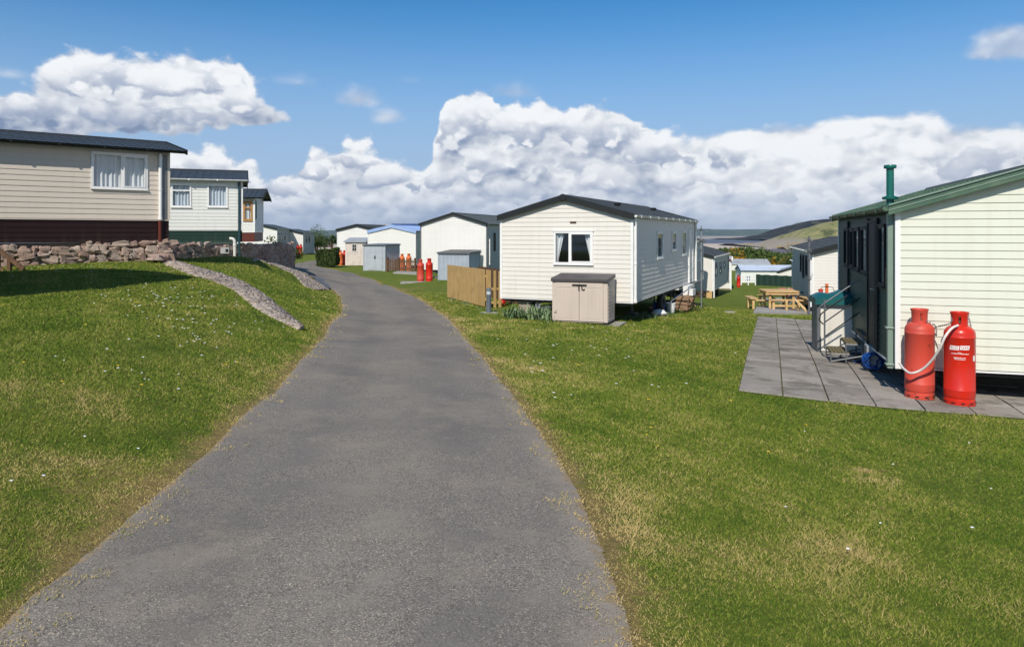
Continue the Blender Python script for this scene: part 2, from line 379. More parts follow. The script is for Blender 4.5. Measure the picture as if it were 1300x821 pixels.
# ------------------------------------------------------------------ terrain
def K(px, py, z): D = -z*F/(py-H); return ((px-CX)/F*D, D, z)
ctrl = [K(*a) for a in [(75,730,-1.8),(778,730,-1.8),(272,565,-1.83),(700,565,-1.83),(345,497,-1.92),(650,497,-1.92),(415,430,-2.12),(595,430,-2.12),
 (430,400,-2.24),(564,400,-2.24),(432,378,-2.38),(522,375,-2.4),(408,360,-2.5),(477,356,-2.52),(442,346,-2.62),(411,340,-2.7),(398,335.6,-2.75),(384,345,-2.6),
 (392,367,-2.12),(375,352,-1.75),(352,338.5,-1.3),(343,336,-1.14),(341,331,-1.32),
 (0,730,-1.68),(0,600,-1.6),(0,500,-1.42),(0,420,-1.2),(0,375,-1.06),(0,345,-.95),(0,338,-.88),(215,331,-.84),(100,335,-.86),(200,600,-1.75),(200,500,-1.6),
 (200,420,-1.38),(200,370,-1.15),(232,345,-1.0),(300,420,-1.6),(300,370,-1.35),(345,402,-1.65),(380,416,-1.87),(400,390,-2.05),(340,360,-1.5),(300,346,-1.2),(290,328,-1.05),(230,331,-.92),(260,329.5,-.98),(320,330,-1.15),(365,358,-1.78),
 (351,324,-2.2),(384,326,-2.4),(400,330,-2.6),
 (621,397,-2.26),(568,378,-2.34),(545,358,-2.5),(557,355.8,-2.34),(515,344,-2.7),(480,343.5,-2.66),(450,337,-2.8),(430,336.5,-2.75),
 (740,414,-2.36),(800,408,-2.45),(702,409,-2.35),(890,391,-2.85),(860,396,-2.75),(905,380,-4.0),(930,375,-4.4),(940,364,-4.9),(1000,363,-5.4),(960,362,-5.3),
 (960,403,-2.9),(988,396,-3.25),(1030,396,-3.25),(1040,449,-2.5),(937,497,-2.28),(1060,462,-2.45),(1150,522,-2.4),(1300,533,-2.42),(1219,516,-2.42),
 (850,450,-2.3),(900,420,-2.6),(800,500,-2.12),(700,440,-2.2),(1000,600,-2.15),(1300,620,-2.25),(1300,730,-2.1),(1000,730,-1.98),(900,821,-1.85)]]
ctrl += [(-1,-4,-1.8),(-2.4,3,-1.8),(.5,3,-1.8),(-13,5,-1.0),(-20,12,-.75),(-27,25,-.6),(-20,35,-.8),(-22,60,-1.9),(-45,60,-1.6),(-13,27,-1.0),(-14,31,-1.08),(-12.5,37,-1.35),(-12,0,-1.25),(-8,-5,-1.5),
 (12,20,-2.9),(16,12,-2.6),(20,30,-3.6),(25,60,-5),(10,0,-2.15),(3,-4,-1.9),(18,5,-2.5),(6.5,14,-2.5),(9,22,-2.85),(14,38,-3.6),(2,35,-2.65),(5,45,-3.1),
 (0,60,-3.1),(-3,90,-3.3),(10,80,-5.3),(30,90,-6.0),(-24,100,-2.8),(-60,100,-2.5),(70,100,-6.5),(60,40,-5),(-60,10,-.8),(50,0,-3),(4.5,26,-2.75),(3,22,-2.5),(7,32,-3.0)]
ctrl = np.array(ctrl, float)
def _phi(r2): return .5*r2*np.log(r2+1e-9)
def tps_fit(c, lam=.02):
    n = len(c); d = ((c[:,None,:2]-c[None,:,:2])**2).sum(-1); A = _phi(d)+lam*np.eye(n)*10
    Pm = np.c_[np.ones(n), c[:,:2]]; L = np.zeros((n+3, n+3)); L[:n,:n] = A; L[:n,n:] = Pm; L[n:,:n] = Pm.T
    return np.linalg.solve(L, np.r_[c[:,2], 0, 0, 0])
W_ = tps_fit(ctrl)
def sstep(a, b, x): t = np.clip((x-a)/(b-a), 0, 1); return t*t*(3-2*t)
def tz(x, y):
    x = np.asarray(x, float); y = np.asarray(y, float); sh = x.shape
    X = np.clip(x.ravel(), -75, 85); Y = np.clip(y.ravel(), -6, 115)
    out = np.empty(len(X))
    for i in range(0, len(X), 20000):
        d = (X[i:i+20000,None]-ctrl[None,:,0])**2+(Y[i:i+20000,None]-ctrl[None,:,1])**2
        out[i:i+20000] = _phi(d) @ W_[:-3] + W_[-3]+W_[-2]*X[i:i+20000]+W_[-1]*Y[i:i+20000]
    y_ = y.ravel(); k = sstep(100, 175, y_); out = np.clip(out, -8, 0)*(1-k) + -6.5*k
    out += (-15.5)*sstep(210, 520, y_)
    return (out+CZ).reshape(sh)
def tzf(x, y): return float(tz(np.array([x]), np.array([y]))[0])
def G(px, py):
    Ds = np.r_[np.arange(2.5, 120, .04), np.arange(120, 300, 1)]
    ray = CZ-(py-H)/F*Ds; g = tz((px-CX)/F*Ds, Ds); i = np.argmax(g >= ray)
    D = Ds[i]; return Vector(((px-CX)/F*D, D, float(g[i])))
def Gd(px, D):
    x = (px-CX)/F*D; return Vector((x, D, tzf(x, D)))

# road outline from the ground points it passes through
RL = [(-400,1300),(-60,860),(75,730),(130,684),(180,642),(230,599),(280,556),(330,509),(370,470),(399,440),(416,419),(428,402),(434,389),(428,374),(418,366),(406,357.5),(396,351),(385,346),(371,341.5),(366,338.5),(376,335),(388,332.5)]
RR = [(900,1300),(822,860),(779,730),(763,688),(736,626),(697,562),(650,499),(619,461),(595,433),(577,413),(560,398),(540,384.5),(520,374.5),(500,365.5),(477,356.5),(455,350),(442,346.3),(425,342.6),(411,340),(401,336.5),(403,334),(407,331.5)]
def gp(a):
    q = []
    for px, py in a:
        if py > 800: D = 1.8*F/(py-H); q.append(((px-CX)/F*D, D))
        else: v = G(px, py); q.append((v.x, v.y))
    return np.array(q)
L0, R0 = gp(RL), gp(RR)
def resample(p, n):
    # Catmull-Rom then uniform param shared by both sides
    out = []
    m = len(p)
    for i in range(m-1):
        p0 = p[max(i-1,0)]; p1 = p[i]; p2 = p[i+1]; p3 = p[min(i+2,m-1)]
        for k in range(n):
            t = k/n; out.append(.5*((2*p1)+(-p0+p2)*t+(2*p0-5*p1+4*p2-p3)*t*t+(-p0+3*p1-3*p2+p3)*t**3))
    out.append(p[-1]); return np.array(out)
Lr, Rr = resample(L0, 28), resample(R0, 28)
def wob(p, a, seed):
    r = np.random.default_rng(seed); n = len(p); s = np.zeros(n)
    for w in (3, 7, 17, 41): 
        k = r.normal(size=n); k = np.convolve(k, np.ones(w)/w, 'same')*math.sqrt(w); s += k*a/2
    t = np.gradient(p, axis=0); t /= np.linalg.norm(t, axis=1)[:,None]+1e-9
    sc = np.clip(p[:,1]/12, .5, 1.2)
    return p + np.c_[-t[:,1], t[:,0]]*(s*sc)[:,None]
Lr = wob(Lr, .011, 3); Rr = wob(Rr, .011, 4)
NC = 40
ts = np.linspace(0, 1, NC+1)
Pg = Lr[:,None,:]*(1-ts)[None,:,None] + Rr[:,None,:]*ts[None,:,None]
zz = tz(Pg[...,0], Pg[...,1])
wd = np.linalg.norm(Rr-Lr, axis=1)
edge = np.minimum(ts, 1-ts)[None,:]*wd[:,None]
zz = zz + .012 + .035*np.clip(1-(2*ts-1)**2, 0, 1)[None,:] + .0004*Pg[...,1]
zz -= .02*(edge < .001)
V = np.dstack([Pg, zz]).reshape(-1, 3)
n0 = len(Lr); idx = np.arange(n0*(NC+1)).reshape(n0, NC+1)
Fq = np.stack([idx[:-1,:-1], idx[:-1,1:], idx[1:,1:], idx[1:,:-1]], -1).reshape(-1, 4)
road = npmesh('road', V, Fq, M['asphalt'], {'edge': edge.ravel(), 'across': np.repeat(ts[None,:], n0, 0).ravel()}, 'structure', True, 4)

def seg_dist(X, Y, poly):
    best = np.full(X.shape, 1e9)
    for a, b in zip(poly[:-1], poly[1:]):
        d = b-a; L2 = d@d+1e-12
        t = np.clip(((X-a[0])*d[0]+(Y-a[1])*d[1])/L2, 0, 1)
        best = np.minimum(best, (X-a[0]-t*d[0])**2+(Y-a[1]-t*d[1])**2)
    return np.sqrt(best)
Lc, Rc = Lr[::6], Rr[::6]
roadpoly = np.r_[Lc, Rc[::-1]]
def inside(X, Y, poly):
    c = np.zeros(X.shape, bool); n = len(poly); j = n-1
    for i in range(n):
        xi, yi = poly[i]; xj, yj = poly[j]
        c ^= ((yi > Y) != (yj > Y)) & (X < (xj-xi)*(Y-yi)/(yj-yi+1e-12)+xi); j = i
    return c
def road_sd(X, Y):
    d = np.minimum(seg_dist(X, Y, Lc), seg_dist(X, Y, Rc)); return np.where(inside(X, Y, roadpoly), -d, d)

ys = np.r_[np.linspace(-14, 2.5, 14)[:-1], 2.5*np.exp(np.linspace(0, math.log(115/2.5), 330)), 115*np.exp(np.linspace(.02, math.log(9500/115), 60))]
us = np.tan(np.linspace(-1, 1, 301)*1.0)/math.tan(1.0)*1.7
U_, Y_ = np.meshgrid(us, ys); X_ = U_*(np.abs(Y_)+5)
Z_ = tz(X_, Y_)
near = Y_ < 80
sd = np.full(X_.shape, 9.0); sd[near] = road_sd(X_[near], Y_[near])
Z_ -= .07*sstep(.02, .30, -sd)
r2 = np.random.default_rng(5)
# tyre-worn / thin patches (wear with a shape of its own)
dry = .62*np.exp(-np.clip(sd, 0, 9)/.16)*(sd > -.3) + .20*np.exp(-np.clip(sd, 0, 9)/.9)
for (px, py, rx, ry, a) in [(90,505,1.0,.5,.22),(60,590,.7,.5,.26),(160,610,.5,.4,.22),(0,650,.7,.5,.2),(1100,597,.22,.10,.75),(1160,612,.6,.12,.4),(1000,640,1.2,.4,.15),(860,560,1.2,.4,.14),(1060,700,.9,.25,.22),(900,700,1.2,.3,.18),
        (300,388,.3,1.0,.45),(820,402,1.6,.22,.5),(760,418,1.4,.2,.4),(650,408,1.4,.3,.4),(600,398,1.3,.5,.35),(860,395,1.5,.25,.35),(870,480,2.5,.6,.15),(1250,600,1.2,.3,.25),(530,366,.8,1.5,.35),(430,341,2,2,.3)]:
    g = G(px, py); dry += a*np.exp(-(((X_-g.x)/rx)**2+((Y_-g.y)/ry)**2))
def dry_at(x, y):
    return None
V = np.dstack([X_, Y_, Z_]).reshape(-1, 3); nr, nc = X_.shape
idx = np.arange(nr*nc).reshape(nr, nc)
Fq = np.stack([idx[:-1,:-1], idx[:-1,1:], idx[1:,1:], idx[1:,:-1]], -1).reshape(-1, 4)
npmesh('ground', V, Fq, M['lawn'], {'dry': dry.ravel()}, 'structure', True, 4)

# ------------------------------------------------------------------ far landscape
def far_mat(name, a, b, scale, c2=None, thr=.6, sc2=None, rough=.95):
    m, t = newmat(name); p = t.pos(); n = t.noise(p, scale, 6, .65)
    c = t.mix(t.ramp(n, .38, .62), a, b)
    if c2: c = t.mix(t.ramp(t.noise(p, sc2 or scale*.4, 5, .6), thr-.05, thr+.05), c, c2)
    t.out(t.principled(c, rough, 0, None, .2)); return m
def sheet(name, y0, y1, z, m, w=1.6, x0=None, x1=None):
    a = x0 if x0 is not None else -w*y1; b = x1 if x1 is not None else w*y1
    mb = MB(); mb.add([(a,y0,z),(b,y0,z),(b,y1,z),(a,y1,z)], [(0,1,2,3)])
    o = mb.build(name, m); o['kind'] = 'structure'; return o
def sand_mat():
    m, t = newmat('beach_sand'); p = t.pos(); s = t.vm('MULTIPLY', p, (.0022, .006, 0))
    n = t.noise(s, 1.0, 5, .6, .8); sx = t.n('ShaderNodeSeparateXYZ'); t.put(sx.inputs[0], p)
    wet = t.ramp(t.m('ADD', sx.outputs[1], t.m('MULTIPLY', t.m('SUBTRACT', n, .5), 500)), 1180, 1290)   # tide line
    wet0 = t.ramp(t.m('ADD', sx.outputs[1], t.m('MULTIPLY', t.m('SUBTRACT', n, .5), 220)), 860, 830)
    c = t.mix(n, (.46,.375,.30), (.56,.47,.38)); c = t.mix(wet, c, (.10,.105,.13)); c = t.mix(wet0, c, (.13,.11,.12))
    bank = t.ramp(t.m('ADD', sx.outputs[1], t.m('MULTIPLY', t.m('SUBTRACT', n, .5), 600)), 2150, 2250)
    c = t.mix(bank, c, (.38,.31,.23))
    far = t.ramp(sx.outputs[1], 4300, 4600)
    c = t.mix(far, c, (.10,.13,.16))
    t.out(t.principled(c, t.m('SUBTRACT', .9, t.m('MULTIPLY', wet, .35)), 0, None, .3)); return m
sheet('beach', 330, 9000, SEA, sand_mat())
def ridge(name, prof, D, foot, back, m, amp=.0, seed=1, fine=4, base=SEA-1):
    """a real ridge: crest at distance D with the given skyline, falling to the foot both ways"""
    prof = np.array(prof, float); xs = np.linspace(prof[0,0], prof[-1,0], len(prof)*fine*4); yv = np.interp(xs, prof[:,0], prof[:,1])
    r = np.random.default_rng(seed); n = len(xs); rows = 26
    dd = np.r_[np.linspace(-1, 0, rows), np.linspace(.08, 1, 8)]
    V = []
    nz = sum(np.convolve(r.normal(size=(n+60)), np.ones(w)/w, 'same')[30:-30]*math.sqrt(w)*.5 for w in (3, 9, 25))
    grid = r.normal(size=(len(dd)+8, n+8))
    for _ in range(3): grid = (grid+np.roll(grid,1,0)+np.roll(grid,1,1)+np.roll(grid,-1,1)+np.roll(grid,-1,0))/5*1.5
    for j, d in enumerate(dd):
        yy = D + (d*foot if d < 0 else d*back)
        hgt = (math.cos(math.pi*abs(d))+1)/2 if d > 0 else (1-abs(d))**1.15
        for i in range(n):
            top = CZ-(yv[i]-H)/F*D
            z = base + (top-base)*hgt + amp*(nz[i]*hgt*.35 + grid[j, i]*min(1, abs(d)*4)*min(1, hgt*3))
            V.append(((xs[i]-CX)/F*D*(1 if True else 0), yy, z))
    idx = np.arange(len(dd)*n).reshape(len(dd), n)
    Fq = np.stack([idx[:-1,:-1], idx[:-1,1:], idx[1:,1:], idx[1:,:-1]], -1).reshape(-1, 4)
    return npmesh(name, np.array(V), Fq, m, None, 'structure', True, 4)
m_far = far_mat('far_shore', (.030,.058,.038), (.085,.115,.06), .008, (.50,.48,.44), .68, .02)
ridge('far_hills', [(-500,293),(0,292),(200,293),(400,292.5),(600,292),(800,291.5),(880,291),(900,291.5),(940,291),(980,291.3),(1010,291),(1100,290),(1500,289),(2000,291)], 6500, 1400, 1500, m_far, 5)
m_wood = far_mat('wooded_hill', (.018,.035,.020), (.05,.07,.03), .05)
ridge('wooded_hill', [(200,304),(330,303),(380,301.5),(398,300.5),(412,299),(420,299.3),(440,298.5),(520,300),(620,303),(700,306)], 1500, 350, 400, m_wood, 1.5)
m_head = far_mat('headland_heath', (.010,.010,.011), (.030,.029,.022), .012, (.085,.08,.045), .62, .02)
ridge('headland', [(955,304),(975,302),(990,299.5),(1000,297),(1010,292),(1022,285),(1033,281),(1045,278.5),(1060,277.5),(1075,277),(1150,275),(1300,277),(1500,284)], 1800, 420, 600, m_head, 2.0, 3)
def dune_mat():
    m, t = newmat('dune_grass'); p = t.pos(); sx = t.n('ShaderNodeSeparateXYZ'); t.put(sx.inputs[0], p)
    n = t.noise(p, .02, 6, .65); n2 = t.noise(p, .07, 5, .6)
    c = t.mix(t.ramp(n2, .4, .62), (.20,.20,.075), (.30,.27,.12))
    c = t.mix(t.ramp(n, .55, .63), c, (.085,.095,.035))
    lo = t.ramp(t.m('ADD', sx.outputs[2], t.m('MULTIPLY', n, 14)), SEA+22, SEA+14)
    c = t.mix(lo, c, (.30,.26,.21)); c = t.mix(t.m('MULTIPLY', t.ramp(n2, .56, .64), lo), c, (.33,.20,.02))
    t.out(t.principled(c, .95, 0, None, .15)); return m
ridge('dune', [(968,313),(985,309),(1000,305),(1012,301),(1022,297),(1034,291.5),(1045,287),(1055,283.5),(1070,280.5),(1090,277),(1150,272),(1300,268),(1500,275)], 900, 190, 260, dune_mat(), 1.6, 5)

# ------------------------------------------------------------------ leaf clouds
def leaves(pts, size, seed=0, tone=None, flat=.0):
    r = np.random.default_rng(seed); n = len(pts); pts = np.asarray(pts)
    a = r.normal(size=(n,3)); a /= np.linalg.norm(a, axis=1)[:,None]
    b = r.normal(size=(n,3)); b -= (a*b).sum(1)[:,None]*a; b /= np.linalg.norm(b, axis=1)[:,None]
    s = (size*(.6+.8*r.random(n)))[:,None]
    V = np.stack([pts-a*s*.5, pts+b*s*.32, pts+a*s*.5, pts-b*s*.32], 1).reshape(-1,3)
    Fc = np.arange(4*n).reshape(n,4)
    tn = tone if tone is not None else r.random(n)
    return V, Fc, np.repeat(tn, 4)
def bush_pts(c, rx, ry, rz, n, r, lob=7):
    cs = [np.array(c)+np.array([r.normal()*rx*.45, r.normal()*ry*.45, abs(r.normal())*rz*.35]) for _ in range(lob)]
    out = []; tn = []
    for i in range(n):
        k = cs[r.integers(lob)]; d = r.normal(size=3); d /= np.linalg.norm(d); q = (.55+.5*r.random())
        p = k + d*np.array([rx,ry,rz])*.5*q
        if p[2] < c[2]-.05: p[2] = c[2]+r.random()*.2*rz
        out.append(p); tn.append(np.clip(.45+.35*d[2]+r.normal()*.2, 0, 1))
    return np.array(out), np.array(tn)

# ------------------------------------------------------------------ gas bottles
def text_mesh(txt, size):
    cu = bpy.data.curves.new('t', 'FONT'); cu.body = txt; cu.size = size; cu.align_x = 'CENTER'; cu.align_y = 'CENTER'
    ob = bpy.data.objects.new('t', cu); COL.objects.link(ob)
    dg = bpy.context.evaluated_depsgraph_get(); me = ob.evaluated_get(dg).to_mesh()
    vs = [v.co.copy() for v in me.vertices]; fs = [tuple(p.vertices) for p in me.polygons]
    ob.evaluated_get(dg).to_mesh_clear(); bpy.data.objects.remove(ob); bpy.data.curves.remove(cu)
    return vs, fs
def wrap(mb, vs, fs, r, z, ang, ox=0, oz=0):
    out = []
    for v in vs:
        t = ang + (v.x+ox)/r; out.append((r*math.cos(t), r*math.sin(t), z+oz+v.y))
    mb.add(out, fs)
def rect_patch(w, h, shear=0, n=8):
    vs = []; 
    for j in range(2):
        for i in range(n+1): vs.append(Vector((-w/2+w*i/n+(j-.5)*shear, (j-.5)*h, 0)))
    return vs, [(i, i+1, n+1+i+1, n+1+i) for i in range(n)]
def gas_bottle(loc, bodymat, label, face=-math.pi/2, logo=False, detail=True, group=None, scale=1.0, lean=0.0):
    t = empty('gas_bottle', loc, 0, label, 'gas bottle', group); t.scale = (scale,)*3
    t.rotation_euler = (lean, 0, 0)
    r = .195; n = 40 if detail else 18
    b = MB(); b.lathe([(0.0,.055),(.12,.052),(.17,.065),(r-.006,.10),(r,.125),(r,.20),(r+.003,.203),(r+.003,.213),(r,.217),(r,.93),(r+.003,.934),(r+.003,.944),(r,.948),(r,.985),(r-.008,1.02),(r-.03,1.055),(r-.07,1.085),(.07,1.10),(.035,1.105),(0,1.106)], n)
    body = b.build('body', bodymat, t, True)
    f = MB(); f.lathe([(r-.012,.0),(r+.002,.0),(r+.004,.012),(r-.002,.075),(r-.016,.088),(r-.018,.08),(r-.014,.0)], n)
    ring = f.build('foot_ring', bodymat, t, True)
    if detail:
        h = MB()
        for k in range(5):
            a = face + (k-2)*.62 + .2; T = Matrix.Rotation(a, 4, 'Z') @ Matrix.Translation((r+.0005, 0, .035))
            h.box(-.002, .004, -.024, .024, -.009, .009, T)
        h.build('drain_slot', M['hole'], t)
    c = MB(); rc = .108; z0, z1 = 1.085, 1.285
    gap = .38; a0 = face+gap+math.pi-.5 ; 
    # guard collar, open at the front over the valve
    c.lathe([(rc,z0),(rc-.004,z0+.06),(rc,z1-.04),(rc+.012,z1-.014),(rc+.010,z1),(rc-.002,z1-.003),(rc-.012,z1-.03),(rc-.016,z0)], 30, None, face+.16, face+2*math.pi-.16)
    c.lathe([(rc+.001,z0),(rc-.002,z0+.045),(rc-.014,z0+.045),(rc-.015,z0)], 6, None, face-.2, face+.2)
    c.lathe([(rc,z1-.055),(rc+.004,z1-.04),(rc+.013,z1-.014),(rc+.011,z1),(rc-.003,z1-.003),(rc-.013,z1-.05),(rc,z1-.055)], 6, None, face-.2, face+.2)
    c.build('guard_collar', bodymat, t, True)
    v = MB(); v.tube([(0,0,1.09),(0,0,1.20)], [.022,.017], 12); v.tube([(0,0,1.15),(.06*math.cos(face),.06*math.sin(face),1.15)], .014, 10)
    v.tube([(0,0,1.195),(0,0,1.225)], [.030,.030], 12); v.build('valve', M['brass'], t, True)
    if logo:
        lg = MB(); dx = .0
        for k, (w, ox, oz) in enumerate(((.118,-.068,0),(.118,.062,.008))):
            vs, fs = rect_patch(w, .058, .012); 
            lg.v and None
            wrap(lg, vs, fs, r+.0022, .80, face, ox, oz)
        for k, (w, oz, hh) in enumerate(((.05,-.062,.010),(.215,-.078,.013),(.15,-.135,.013),(.13,-.156,.010))): 
            # rows of small print under the logo: broken strokes of unreadable size
            x = -w/2
            rr = random.Random(k+3)
            while x < w/2-.006:
                ww = rr.uniform(.006,.02); vs, fs = rect_patch(ww, hh*rr.uniform(.6,1), 0, 2); wrap(lg, vs, fs, r+.0022, .80, face, x+ww/2, oz); x += ww+.004
        vs, fs = rect_patch(.045, .075, 0, 4); wrap(lg, vs, fs, r+.0022, .66, face, .205, 0)
        lg.build('printed_label', M['logo'], t)
        tx = MB()
        for s_, ox, oz in (('FLO', -.068, 0), ('GAS', .062, .008)):
            vs, fs = text_mesh(s_, .052); wrap(tx, vs, fs, r+.0040, .80, face, ox, oz)
        tx.build('lettering', M['red'], t)
    return t
def chain(name, pts, label=None, parent=None, rr=.0045, L=.03):
    mb = MB(); pts = [Vector(p) for p in pts]; path = []
    for i in range(len(pts)-1):
        p0, p1, p2, p3 = pts[max(i-1,0)], pts[i], pts[i+1], pts[min(i+2,len(pts)-1)]
        for k in range(20):
            t = k/20; path.append(.5*((2*p1)+(-p0+p2)*t+(2*p0-5*p1+4*p2-p3)*t*t+(-p0+3*p1-3*p2+p3)*t**3))
    path.append(pts[-1]); acc = 0; last = path[0]; flip = 0
    for a, b in zip(path[:-1], path[1:]):
        acc += (b-a).length
        if acc >= L*.72:
            acc = 0; d = (b-last).normalized(); s = d.cross(Vector((0,0,1)) if abs(d.z) < .9 else Vector((1,0,0))).normalized(); u = d.cross(s)
            side = s if flip else u; flip ^= 1; c = (last+b)/2
            ring = [c + d*math.cos(q)*L*.5 + side*math.sin(q)*L*.3 for q in [2*math.pi*k/9 for k in range(10)]]
            mb.tube(ring, rr, 5, False); last = b
    return mb.build(name, M['steel'], parent, True)

# ------------------------------------------------------------------ static caravans
CAM = Vector((0, 0, CZ))
class Caravan:
    def __init__(s, label, W, L, h, rise, yaw, anchor, wp, wall='cream', pitch=.125, group='static caravans on the park', side=None):
        s.W, s.L, s.h, s.rise = W, L, h, rise; s.pitch = pitch; s.wallmat = wall; s.sidemat = side or wall
        rot = Matrix.Rotation(yaw, 4, 'Z'); a = rot @ Vector(anchor)
        org = Vector(wp) - a
        c = org + rot @ Vector((W/2, L/2, 0)); s.zg = tzf(c.x, c.y) if c.y > -10 else 0
        s.t = empty('static_caravan', (org.x, org.y, s.zg), yaw, label, 'caravan', group)
        s.zb = org.z - s.zg; s.M = Matrix.Translation((0, 0, s.zb))       # part frame: z = 0 at wall bottom
        s.world = Matrix.Translation(org) @ rot; s.inv = s.world.inverted(); s.holes = {k: [] for k in ('front','right','left','back')}
    FR = {'front': ((0,0),(1,0),(0,-1)), 'right': ((1,0),(0,1),(1,0)), 'left': ((0,0),(0,1),(-1,0)), 'back': ((0,1),(1,0),(0,1))}
    def fl(s, face): return s.W if face in ('front','back') else s.L
    def fp(s, face, a, z, n=0.0):
        o, d, nn = s.FR[face]; return Vector((o[0]*s.W+d[0]*a+nn[0]*n, o[1]*s.L+d[1]*a+nn[1]*n, z))
    def px(s, face, px, py):
        o, d, nn = s.FR[face]; C = s.inv @ CAM; Dv = s.inv.to_3x3() @ (P(px, py, 1.0)-CAM)
        O = Vector((o[0]*s.W, o[1]*s.L, 0)); N = Vector((*nn, 0)); k = (O-C).dot(N)/Dv.dot(N); q = C+Dv*k
        return (q-O).dot(Vector((*d, 0))), q.z
    def rect(s, face, x0, y0, x1, y1):
        a0, za = s.px(face, x0, (y0+y1)/2); a1, zb = s.px(face, x1, (y0+y1)/2)
        am = (x0+x1)/2; _, zt = s.px(face, am, y0); _, zl = s.px(face, am, y1)
        return min(a0,a1), zl, max(a0,a1), zt
    def mb(s): return MB(s.M)
    def bx(s, m, face, a0, a1, z0, z1, n0, n1):
        vs = [s.fp(face, a, z, n) for z in (z0, z1) for (a, n) in ((a0,n0),(a1,n0),(a1,n1),(a0,n1))]
        m.add(vs, [(3,2,1,0),(4,5,6,7),(0,1,5,4),(1,2,6,5),(2,3,7,6),(3,0,4,7)])
    def siding(s, m, face, z0, z1, gable=False, out=0.0, holes=True, pitch=None):
        Lf = s.fl(face); p = pitch or s.pitch; z = z0; ztop = z1 + (s.rise if gable else 0)
        H_ = s.holes[face] if holes else []
        def ext(z):
            if not gable or z <= z1: return 0, Lf
            k = (z-z1)/s.rise*Lf/2; return min(k, Lf/2), max(Lf-k, Lf/2)
        while z < ztop-1e-4:
            zt = min(z+p, ztop)
            cuts = sorted({z, zt} | {q for h in H_ for q in (h[1], h[3]) if z < q < zt})
            for za, zb_ in zip(cuts[:-1], cuts[1:]):
                iv = [(0, Lf)]
                for h in H_:
                    if h[1] < (za+zb_)/2 < h[3]:
                        nv = []
                        for a, b in iv:
                            if h[0] > a: nv.append((a, min(b, h[0])))
                            if h[2] < b: nv.append((max(a, h[2]), b))
                        iv = [q for q in nv if q[1]-q[0] > .003]
                prof = lambda q: out + .012*max(0.0, 1-((q-z)/p))**.8
                la, lb = ext(za); ta, tb = ext(zb_)
                for a, b in iv:
                    a0, b0 = max(a, la), min(b, lb); a1, b1 = max(a, ta), min(b, tb)
                    if b0 <= a0: continue
                    if b1 < a1: a1 = b1 = (a0+b0)/2
                    m.add([s.fp(face,a0,za,prof(za)), s.fp(face,b0,za,prof(za)), s.fp(face,b1,zb_,prof(zb_)), s.fp(face,a1,zb_,prof(zb_))], [(0,1,2,3)])
                    if za == z: m.add([s.fp(face,a0,z,out+.001), s.fp(face,b0,z,out+.001), s.fp(face,b0,z,out+.012), s.fp(face,a0,z,out+.012)], [(0,1,2,3)])
            z = zt
    def window(s, face, r, style=(1,), frame='white', curtain='net', fw=.05, transom=None, cmat='curtain', name='window', depth=.075):
        a0, z0, a1, z1 = r; s.holes[face].append((a0+.012, z0+.012, a1-.012, z1-.012))
        m = s.mb(); o, i = .040, -.02
        s.bx(m, face, a0, a0+fw, z0, z1, i, o); s.bx(m, face, a1-fw, a1, z0, z1, i, o)
        s.bx(m, face, a0+fw, a1-fw, z0, z0+fw, i, o); s.bx(m, face, a0+fw, a1-fw, z1-fw, z1, i, o)
        s.bx(m, face, a0-.015, a1+.015, z0-.022, z0, 0, .062)       # sill drip
        s.bx(m, face, a0-.02, a1+.02, z1, z1+.018, 0, .055)
        tot = sum(style); x = a0; pv = []
        for k, w in enumerate(style):
            x1_ = x + (a1-a0)*w/tot
            if k: s.bx(m, face, x-fw*.45, x+fw*.45, z0+fw, z1-fw, i, o-.006)
            pv.append((x, x1_)); x = x1_
        if len(style) > 1:    # opening casement stands proud of the fixed light
            q = pv[-1]; 
            s.bx(m, face, q[0]+fw*.45, q[0]+fw*1.1, z0+fw, z1-fw, i, o+.008); s.bx(m, face, q[1]-fw*1.5, q[1]-fw, z0+fw, z1-fw, i, o+.008)
            s.bx(m, face, q[0]+fw*1.1, q[1]-fw*1.5, z0+fw, z0+fw*1.6, i, o+.008); s.bx(m, face, q[0]+fw*1.1, q[1]-fw*1.5, z1-fw*1.6, z1-fw, i, o+.008)
        if transom: zt = z0+(z1-z0)*transom; s.bx(m, face, a0+fw, a1-fw, zt-fw*.4, zt+fw*.4, i, o-.004)
        w = m.build(name, M[frame], s.t)
        g = s.mb(); g.add([s.fp(face,a0+.02,z0+.02,.012), s.fp(face,a1-.02,z0+.02,.012), s.fp(face,a1-.02,z1-.02,.012), s.fp(face,a0+.02,z1-.02,.012)], [(0,1,2,3)])
        g.build('pane', M['glass'], w)
